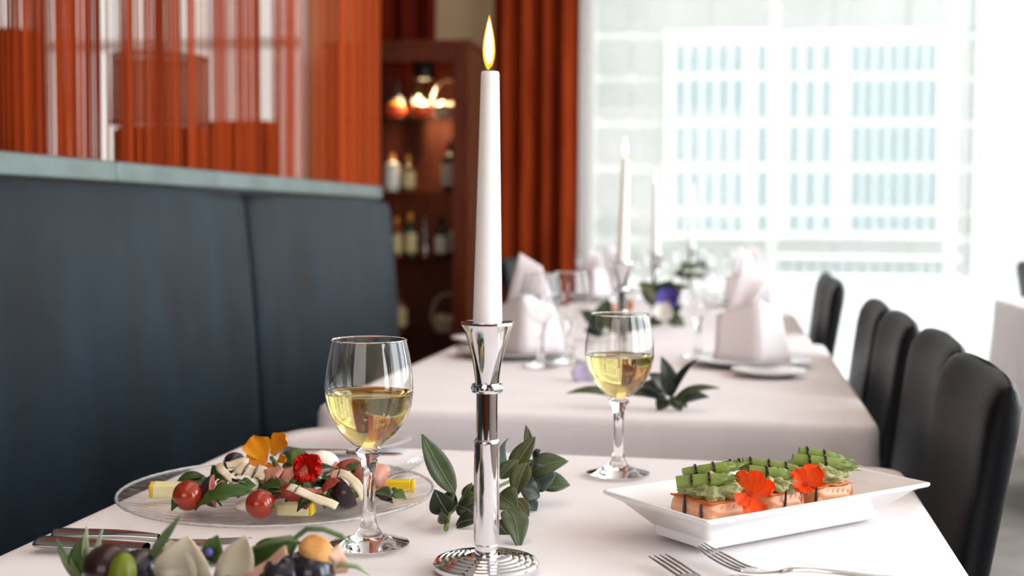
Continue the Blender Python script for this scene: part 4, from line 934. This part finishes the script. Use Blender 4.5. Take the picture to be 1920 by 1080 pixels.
# flowers of the salad
yc = Q(508, 856, 1.235); t = thing('nasturtium', 'amber yellow nasturtium flower standing on top of the salad', 'flower', yc)
for (ox, oz, dx, dz, L_, w, cup) in ((-.006, -.006, -.35, .95, .027, .025, .12), (.0, .002, .62, .9, .027, .0165, .1), (-.004, -.004, -.95, -.1, .019, .020, .15), (.003, -.004, .25, -.95, .016, .014, .15), (-.002, -.006, -.15, -.95, .014, .016, .2), (.006, -.006, .9, .5, .013, .009, .2)):
    petal_mb(yc + Vector((ox, .002 * dx, oz)), (dx, -.2, dz), (.2, -1, .2), L_ * 1.18, w * 1.2, cup, .07, dx * 9).build('petal', M_yellow, t, sharp=180)
petal_mb(yc + Vector((.002, .004, 0)), (.25, .15, .95), (0, -1, .2), .021, .014, .1, .1, 3).build('petal', mat('deep amber petal', 'd96a08', .5), t, sharp=180)
petal_mb(yc + Vector((-.006, .0, -.010)), (-1, -.1, -.25), (0, -.5, .9), .030, .016, .1, .08, 3).build('petal', M_orange, t, sharp=180)
MB().tube([yc, yc + Vector((.008, -.003, -.010)), yc + Vector((.011, 0, -.024))], [.0022, .002, .0014], 8).build('stem', M_arug, t)
flower('ruffled red flower in the middle right of the salad', Q(583, 893, 1.195), (.05, -.75, .65), .0215, M_redfl, 11, cup=.55, w=.8, ruff=.24, tilt=.45, name='red_flower')
# glaze drips lying in the heap
for k, (a, b) in enumerate((((404, 880, 1.215), (424, 886, 1.2)), ((470, 898, 1.19), (492, 890, 1.2)), ((560, 882, 1.21), (574, 878, 1.2)))):
    pass

# ------------------------------------------------------------------ leafy sprig behind the candlestick
M_lf = [leafmat('sprig leaf green', '3e4a2c', '505d3a'), leafmat('sprig leaf dark', '232c20', '313c2a'), leafmat('sprig leaf bluish', '46544f', '5a6862'), leafmat('sprig leaf olive', '414627', '525632')]
M_vein = mat('pale leaf vein', '6b7850', .5); M_stem = mat('green stem', '6c7a3c', .5)
def sprig(label, stems, leaves, loc, group=None, name='leafy_sprig', veins=True):
    t = thing(name, label, 'leaves', loc, group)
    for pts in stems: MB().tube(pts, [.0026 - .0014 * k / max(1, len(pts) - 1) for k in range(len(pts))], 8).build('stem', M_stem, t)
    for (b, tp, w, mi, bend, up) in leaves:
        lf = leaf_mb(b, tp, w * .86, up, bend, .28, 12, .42).build('leaf', M_lf[mi], t, solid=.0006, sharp=180)
        if veins:
            b = Vector(b); tp = Vector(tp); d = tp - b; u = Vector(up); u = (u - d * (u.dot(d) / d.length_squared)).normalized(); s = d.normalized().cross(u); vb = MB()
            def c_(q): return b + d * q + u * (bend * d.length * 4 * q * (1 - q) + .0006)
            vb.tube([c_(.02 + .94 * k / 8) for k in range(9)], [.0006] * 8 + [.0002], 5)
            vb.build('vein', M_vein, lf)
    return t
U = (0, -.8, .6)
def q(px, py, y): return Q(px, py, y)
base_s = P(836, 992, ZT + .006)
stems = [[base_s, q(842, 962, 1.20), q(862, 946, 1.21), q(900, 930, 1.22), q(950, 905, 1.25), q(985, 890, 1.28), q(1005, 880, 1.30)], [q(838, 965, 1.195), q(842, 950, 1.19), q(853, 922, 1.185)], [q(862, 946, 1.21), q(870, 930, 1.21), q(886, 908, 1.215)]]
leaves = [
 (q(853, 926, 1.185), q(791, 814, 1.175), .027, 0, -.10, (.35, -.9, .2)), (q(840, 962, 1.19), q(815, 918, 1.18), .030, 1, .08, (0, -1, .1)), (q(846, 950, 1.2), q(848, 917, 1.2), .022, 1, .1, (-.3, -.9, .1)),
 (base_s + Vector((.002, .006, .006)), q(829, 957, 1.19), .016, 0, .12, (-.5, -.8, .1)), (q(858, 948, 1.205), q(895, 968, 1.2), .024, 1, .2, U), (q(898, 976, 1.18), q(853, 990, 1.19), .024, 1, .15, (0, -.6, .8)),
 (q(868, 934, 1.21), q(885, 905, 1.21), .009, 3, .1, (-.4, -.9, 0)), (q(866, 944, 1.21), q(902, 932, 1.205), .020, 0, .18, U), (q(880, 938, 1.215), q(906, 905, 1.215), .014, 3, .1, U),
 (q(955, 895, 1.25), q(953, 822, 1.24), .020, 2, -.28, (.9, -.4, 0)), (q(958, 893, 1.25), q(1004, 819, 1.27), .026, 3, .06, (-.4, -.9, 0)), (q(994, 850, 1.29), q(986, 797, 1.29), .012, 0, .1, (.3, -.9, 0)),
 (q(990, 890, 1.29), q(1066, 865, 1.30), .032, 0, .14, (0, -.7, .7)), (q(994, 905, 1.29), q(1042, 888, 1.29), .036, 2, .10, (0, -.9, .4)), (q(1010, 912, 1.30), q(1069, 910, 1.31), .030, 0, .14, (0, -.7, .7)),
 (q(938, 898, 1.24), q(972, 862, 1.25), .020, 0, .1, U), (q(934, 928, 1.2), q(970, 956, 1.185), .034, 0, .12, U), (q(988, 868, 1.23), q(966, 932, 1.215), .026, 3, .12, (-.2, -.95, .1)),
 (q(966, 936, 1.21), q(992, 968, 1.2), .018, 3, .1, (.4, -.8, .4)), (q(952, 958, 1.16), q(973, 1032, 1.125), .030, 0, .22, (.35, -.7, .6)), (q(930, 978, 1.17), q(967, 1022, 1.16), .034, 1, .05, U), (q(990, 938, 1.26), q(1006, 958, 1.26), .016, 2, .1, U),
 (q(1000, 895, 1.28), q(998, 945, 1.27), .020, 1, .1, U), (q(962, 900, 1.27), q(1000, 862, 1.29), .022, 1, .05, U), (q(975, 915, 1.26), q(1012, 932, 1.27), .028, 1, .1, U)]
sprig('leafy green sprig lying on the cloth behind the tall candlestick', stems, leaves, (base_s.x, base_s.y, ZT + .002))
o = MB().blob(q(1008, 855, 1.3), (.006, .006, .008), nu=14, nv=8).build('dark_berry', M_grape); tag(o, 'small dark berry among the sprig leaves right of candlestick', 'berry')

# ------------------------------------------------------------------ second table and beyond
def napkin(label, c, s=1.0, yaw=0):
    c = Vector(c); t = thing('folded_napkin', label, 'napkin', c, 'standing folded napkins')
    R_ = Matrix.Rotation(yaw, 3, 'Z')
    def w(x, y, z): return c + R_ @ Vector((x * s, y * s, z * s))
    def panel(nm, poly, th=.004, sub=6):
        a, b, c_, d = poly
        MB().grid(lambda u, v: Vector(a) * (1 - u) * (1 - v) + Vector(b) * u * (1 - v) + Vector(c_) * u * v + Vector(d) * (1 - u) * v + Vector((0, 0.004 * sin(pi * u) * sin(pi * v) * s, 0)), sub, sub).build(nm, M_napkin, t, solid=th, sharp=180)
    panel('left_panel', [w(-.075, .01, 0), w(.008, -.045, 0), w(.008, -.04, .128), w(-.07, .012, .094)])
    panel('right_panel', [w(.008, -.045, 0), w(.082, .02, 0), w(.06, .02, .10), w(.008, -.04, .128)])
    panel('rear_peak', [w(-.078, .022, 0), w(.085, .03, 0), w(.030, .02, .185), w(-.020, .016, .215)])
    panel('inner_fold', [w(-.06, .012, .03), w(.05, .012, .03), w(.036, .0, .165), w(.022, -.004, .165)])
    return t
def setting(px, py, z, lbl, r=.135):
    v = P(px, py, z); c = Vector((v.x, v.y, z + .0035)); plate('dinner_plate', lbl, c, r, .014, M_greyplate, group='plates under the napkins'); return c
cR_ = setting(1405, 686, ZT, 'pale dinner plate under the right napkin of the second table', .125)
napkin('standing white napkin at right on the second table plate', cR_ + Vector((.004, .0, .0075)), 1.0, .12)
cL_ = setting(968, 668, ZT, 'pale dinner plate under the left napkin of the second table', .135)
napkin('standing white napkin at left on the second table, beside the tall candle', cL_ + Vector((.02, .0, .0075)), 1.0, -.15)
v = P(1440, 702, ZT); plate('bread_plate', 'small pale plate before the right napkin of the second table', Vector((v.x, v.y - .035, ZT + .0035)), .072, .012, M_porcelain)
v = P(880, 656, ZT); plate('bread_plate', 'small pale plate at left edge of the second table by napkin', Vector((v.x, v.y + .14, ZT + .0035)), .075, .014, M_porcelain)
for px, py, z, lb1, lb2, s in ((1395, 572, Z3, 'pale dinner plate at right on the third table', 'standing white napkin at right on the third table', .95), (1112, 560, Z3, 'pale dinner plate at left on the third table', 'standing white napkin at left on the third table', .9),
        (1408, 547, Z4, 'pale dinner plate at right on the last table', 'standing white napkin at right on the last table', .95), (1150, 547, Z4, 'pale dinner plate at left on the last table', 'standing white napkin at left on the last table', .95)):
    c = setting(px, py, z, lb1, .125); napkin(lb2, c + Vector((0, 0, .0075)), s, random.uniform(-.3, .3))
# greenery and flowers on the far tables
def at(px, py, y): return Q(px, py, y)
Yg = 1.99
lv = [((1255, 752), (1140, 742), .03, 1), ((1258, 745), (1240, 668), .034, 1), ((1262, 742), (1308, 672), .020, 1), ((1262, 750), (1350, 728), .022, 0), ((1270, 758), (1330, 745), .034, 2), ((1256, 745), (1278, 773), .030, 2), ((1250, 742), (1200, 720), .040, 1), ((1255, 750), (1232, 770), .034, 0), ((1245, 735), (1215, 700), .038, 1), ((1262, 745), (1288, 765), .028, 0), ((1168, 748), (1062, 738), .024, 0)]
sprig('leafy green sprig on the second table behind the right wine glass', [[at(1240, 745, Yg), at(1262, 756, Yg), at(1285, 760, Yg - .02)]], [(at(*b, Yg), at(*tp, Yg - .01), w, mi, .12, (0, -.5, .8)) for b, tp, w, mi in lv], P(1262, 768, ZT), veins=False)
Yh = 3.1
lv = [((1130, 625), (1085, 580), .05, 1), ((1135, 615), (1140, 560), .07, 0), ((1140, 620), (1190, 590), .05, 0), ((1130, 628), (1095, 620), .05, 1), ((1150, 620), (1210, 600), .05, 1), ((1140, 612), (1165, 575), .05, 0), ((1150, 625), (1225, 615), .05, 0)]
sprig('dark leafy bunch around the second candlestick foot', [[at(1120, 632, Yh), at(1150, 622, Yh), at(1200, 612, Yh)]], [(at(*b, Yh), at(*tp, Yh), w, mi, .12, (0, -.6, .7)) for b, tp, w, mi in lv], P(1140, 632, ZT), veins=False)
Yk = 3.75
lv = [((1235, 575), (1200, 545), .07, 1), ((1240, 570), (1195, 530), .07, 3), ((1245, 565), (1260, 525), .09, 1), ((1250, 565), (1290, 535), .07, 3), ((1250, 600), (1285, 612), .06, 0), ((1245, 600), (1215, 612), .06, 0), ((1250, 590), (1280, 575), .08, 1)]
sprig('dark leafy bunch around the third candlestick foot', [[at(1230, 606, Yk), at(1250, 585, Yk), at(1255, 560, Yk)]], [(at(*b, Yk), at(*tp, Yk), w, mi, .12, (0, -.6, .7)) for b, tp, w, mi in lv], P(1245, 606, Z3), veins=False)
Yl = 5.2
lv = [((1300, 520), (1275, 492), .09, 0), ((1302, 520), (1325, 490), .09, 0), ((1300, 522), (1260, 515), .08, 1), ((1305, 522), (1340, 512), .08, 1)]
sprig('small leafy bunch around the last candlestick foot', [[at(1296, 552, Yl), at(1300, 515, Yl)]], [(at(*b, Yl), at(*tp, Yl), w, mi, .12, (0, -.6, .7)) for b, tp, w, mi in lv], P(1296, 536, Z4), veins=False)
M_violet = mat('violet petal', '5b4fa0', .55, sss=.1); M_lilac = mat('lilac petal', 'b9aecb', .6, sss=.1); M_whitefl = mat('white petal', 'efeae4', .55, sss=.15); M_peach = mat('peach petal', 'd8a98c', .55)
flower('violet flower to the right of the third candlestick', at(1252, 568, 3.6), (0, -.8, .5), .042, M_violet, 5)
flower('white flower with dark eye before the third candlestick', at(1242, 592, 3.55), (0, -.8, .5), .036, M_whitefl, 5, name='white_flower')
flower('peach flower at the foot of second candlestick', at(1168, 586, 3.08), (0, -.6, .7), .035, M_peach, 5)
t = thing('lilac_petal', 'lilac orchid petals lying left of the right wine glass', 'flower', P(1090, 722, ZT + .004))
for k, (a, b, w) in enumerate((((1098, 724), (1072, 716), .05), ((1096, 720), (1090, 680), .045), ((1094, 722), (1108, 700), .04))):
    leaf_mb(at(*a, 2.3), at(*b, 2.32), w, (0, -.7, .7), .15, .3, 10).build('petal', M_lilac, t, solid=.001, sharp=180)

# ------------------------------------------------------------------ foreground salad, out of focus
FP = Vector((-.352, .80, ZT + .0028))
plate('glass_plate', 'ribbed glass plate with blurred salad nearest the camera', FP, .135, .0155, M_plateglass, foot=.62)
YF = .845
o = MB().blob(FP + Vector((0, -.01, .028)), (.088, .066, .017), .3, 45, 40, 22, seed=11).build('lettuce_heap', M_arugd, sharp=180); tag(o, 'dark lettuce heap under the fruit of the nearest salad', 'lettuce')
def fq(px, py, dy=0): return Q(px, py, YF + dy)
M_endive = mat('white chicory petal', 'd9cdb8', .5, sss=.15, var=(20, 'cdbd9f')); M_bread = mat('toasted bread', 'd98a3c', .7, var=(40, 'e6b070'), bump=(90, .5, .003)); M_pink = mat('pale pink turnip', 'd9a890', .5, sss=.1)
M_lime = mat('yellow green olive', '6f7a14', .4); M_blade = leafmat('grass green blade', '566c42', '6d8158'); M_bladep = leafmat('pale chive blade', '93a37c', 'a9b592')
for k in range(32):
    sec, lv_ = k % 8, (k // 8) % 2; twin = k // 16
    a = 2 * pi * (sec + .5 * twin) / 8; r_ = (.085, .045)[lv_] * random.uniform(.85, 1.1); h = random.uniform(.3, 1) * (1, .5)[twin]
    c = Vector((FP.x + r_ * 1.05 * cos(a), FP.y + r_ * .8 * sin(a), PZ + .008 + .030 * h * max(.15, 1 - r_ / .13)))
    d = Vector((random.uniform(-1, 1), random.uniform(-1, 1), random.uniform(-.05, .25))).normalized() * random.uniform(.035, .055); d.z = min(max(d.z, -.003), .008)
    if sin(a) < .1: c.z = min(c.z, PZ + .010); d.z = min(d.z, .002)
    rocket('dark leaf at the %s side of the nearest salad, %s%s' % (AREA[sec], ('outermost', 'near its middle')[lv_], ', lower twin' if twin else ''), c, c + d, random.uniform(.02, .034), random.choice((M_arugd, M_arugd, M_arug)), random.uniform(.1, .3), random.choice((0, 2)), group='dark leaves of the nearest salad')
def fleaf(label, b, t_, w, m_, bend=.08, up=(0, -1, .2), name='salad_leaf', pk=.45):
    root = thing(name, label, 'leaf', b, None); leaf_mb(b, t_, w, up, bend, .3, 12, pk).build('blade', m_, root, solid=.0008, sharp=180); return root
fleaf('thin green blade slanting at the left end of nearest salad', fq(165, 1105), fq(105, 1010), .008, M_blade)
fleaf('dark upright leaf in the nearest salad left of pale blade', fq(145, 1085), fq(156, 1005), .014, M_arug)
fleaf('pale upright chive blade in the nearest salad', fq(166, 1078), fq(163, 985), .0055, M_bladep)
fleaf('second thinner pale blade in the nearest salad', fq(178, 1075), fq(192, 992), .0045, M_bladep)
fleaf('long green blade slanting up before the salad plate', fq(272, 1065), fq(340, 965), .0075, M_blade, .04)
fleaf('bright green leaf tip between two white chicory petals', fq(398, 1055), fq(408, 1003), .016, M_arug)
fleaf('left broad white chicory petal in the nearest salad', fq(352, 1115, -.005), fq(352, 1004, -.01), .044, M_endive, .06, name='chicory_petal')
fleaf('second white chicory petal leaning left in nearest salad', fq(360, 1120, -.012), fq(318, 1012, -.004), .028, M_endive, .06, name='chicory_petal')
fleaf('right white chicory petal in the nearest salad', fq(424, 1115, -.01), fq(462, 1004, -.008), .028, M_endive, -.08, name='chicory_petal')
fleaf('narrow white chicory petal beside the right one', fq(404, 1118, -.004), fq(446, 1015, 0), .016, M_endive, -.05, name='chicory_petal')
shaving('long pale stick slanting up in the nearest salad', [fq(455, 1092, -.01), fq(500, 1058, -.01), fq(538, 1032, -.01)], .010, m_=M_pink, group=None, name='root_stick', cat='vegetable')
shaving('pale pink chunk at the right of the nearest salad', [fq(622, 1032), fq(636, 1048), fq(640, 1075)], .014, m_=M_pink, group=None, name='root_slice', cat='vegetable')
def orb(label, c, r, m_, name, cat, group=None): tag(MB().blob(c, r, nu=24, nv=16).build(name, m_), label, cat, group)
orb('dark grape with a blue glint in the nearest salad', fq(262, 1074), .0175, M_grape, 'black_grape', 'grape')
orb('large black grape below the pale stick in nearest salad', fq(535, 1084), .019, M_grape, 'black_grape', 'grape')
orb('black grape under the toasted bread in nearest salad', fq(588, 1074), .016, M_grape, 'black_grape', 'grape')
orb('reddish black grape left of the green olive in nearest salad', fq(205, 1067), .019, mat('red black grape', '2a0f10', .3, coat=.4), 'black_grape', 'grape')
orb('yellow green olive at the left of the nearest salad', fq(232, 1085, -.015), (.011, .011, .019), M_lime, 'green_olive', 'olive')
orb('small violet bud under the bright leaf of nearest salad', fq(392, 1036, -.006), .0032, M_violet, 'violet_bud', 'flower')
tag(MB().blob(fq(592, 1032), (.013, .010, .011), .25, 80, 20, 14).build('toast_cube', M_bread, sharp=180), 'toasted bread cube on the right of the nearest salad', 'bread')
def curl(label, pts, w, m_): tag(MB().tube(pts, [w * .4] + [w] * (len(pts) - 2) + [w * .4], 8).build('herb_curl', m_, sharp=180), label, 'herb', 'curled herbs of the nearest salad')
curl('green herb curl arching over the toast in nearest salad', [fq(545, 1045), fq(552, 1010), fq(575, 992), fq(605, 992), fq(640, 1005), fq(655, 1018)], .002, M_blade)
curl('green herb strand left of the toast in nearest salad', [fq(470, 1030), fq(510, 1015), fq(545, 1010), fq(565, 1020)], .0028, M_blade)
curl('pale herb strand right of the toast in nearest salad', [fq(600, 1080), fq(640, 1058), fq(670, 1062), fq(695, 1078)], .002, M_bladep)
fleaf('dark green leaf behind the pale stick of nearest salad', fq(470, 1060, .03), fq(560, 1018, .03), .026, M_arug)
fleaf('dark green leaf right under the toast of nearest salad', fq(548, 1090, .01), fq(575, 1030, .01), .022, M_arugd)
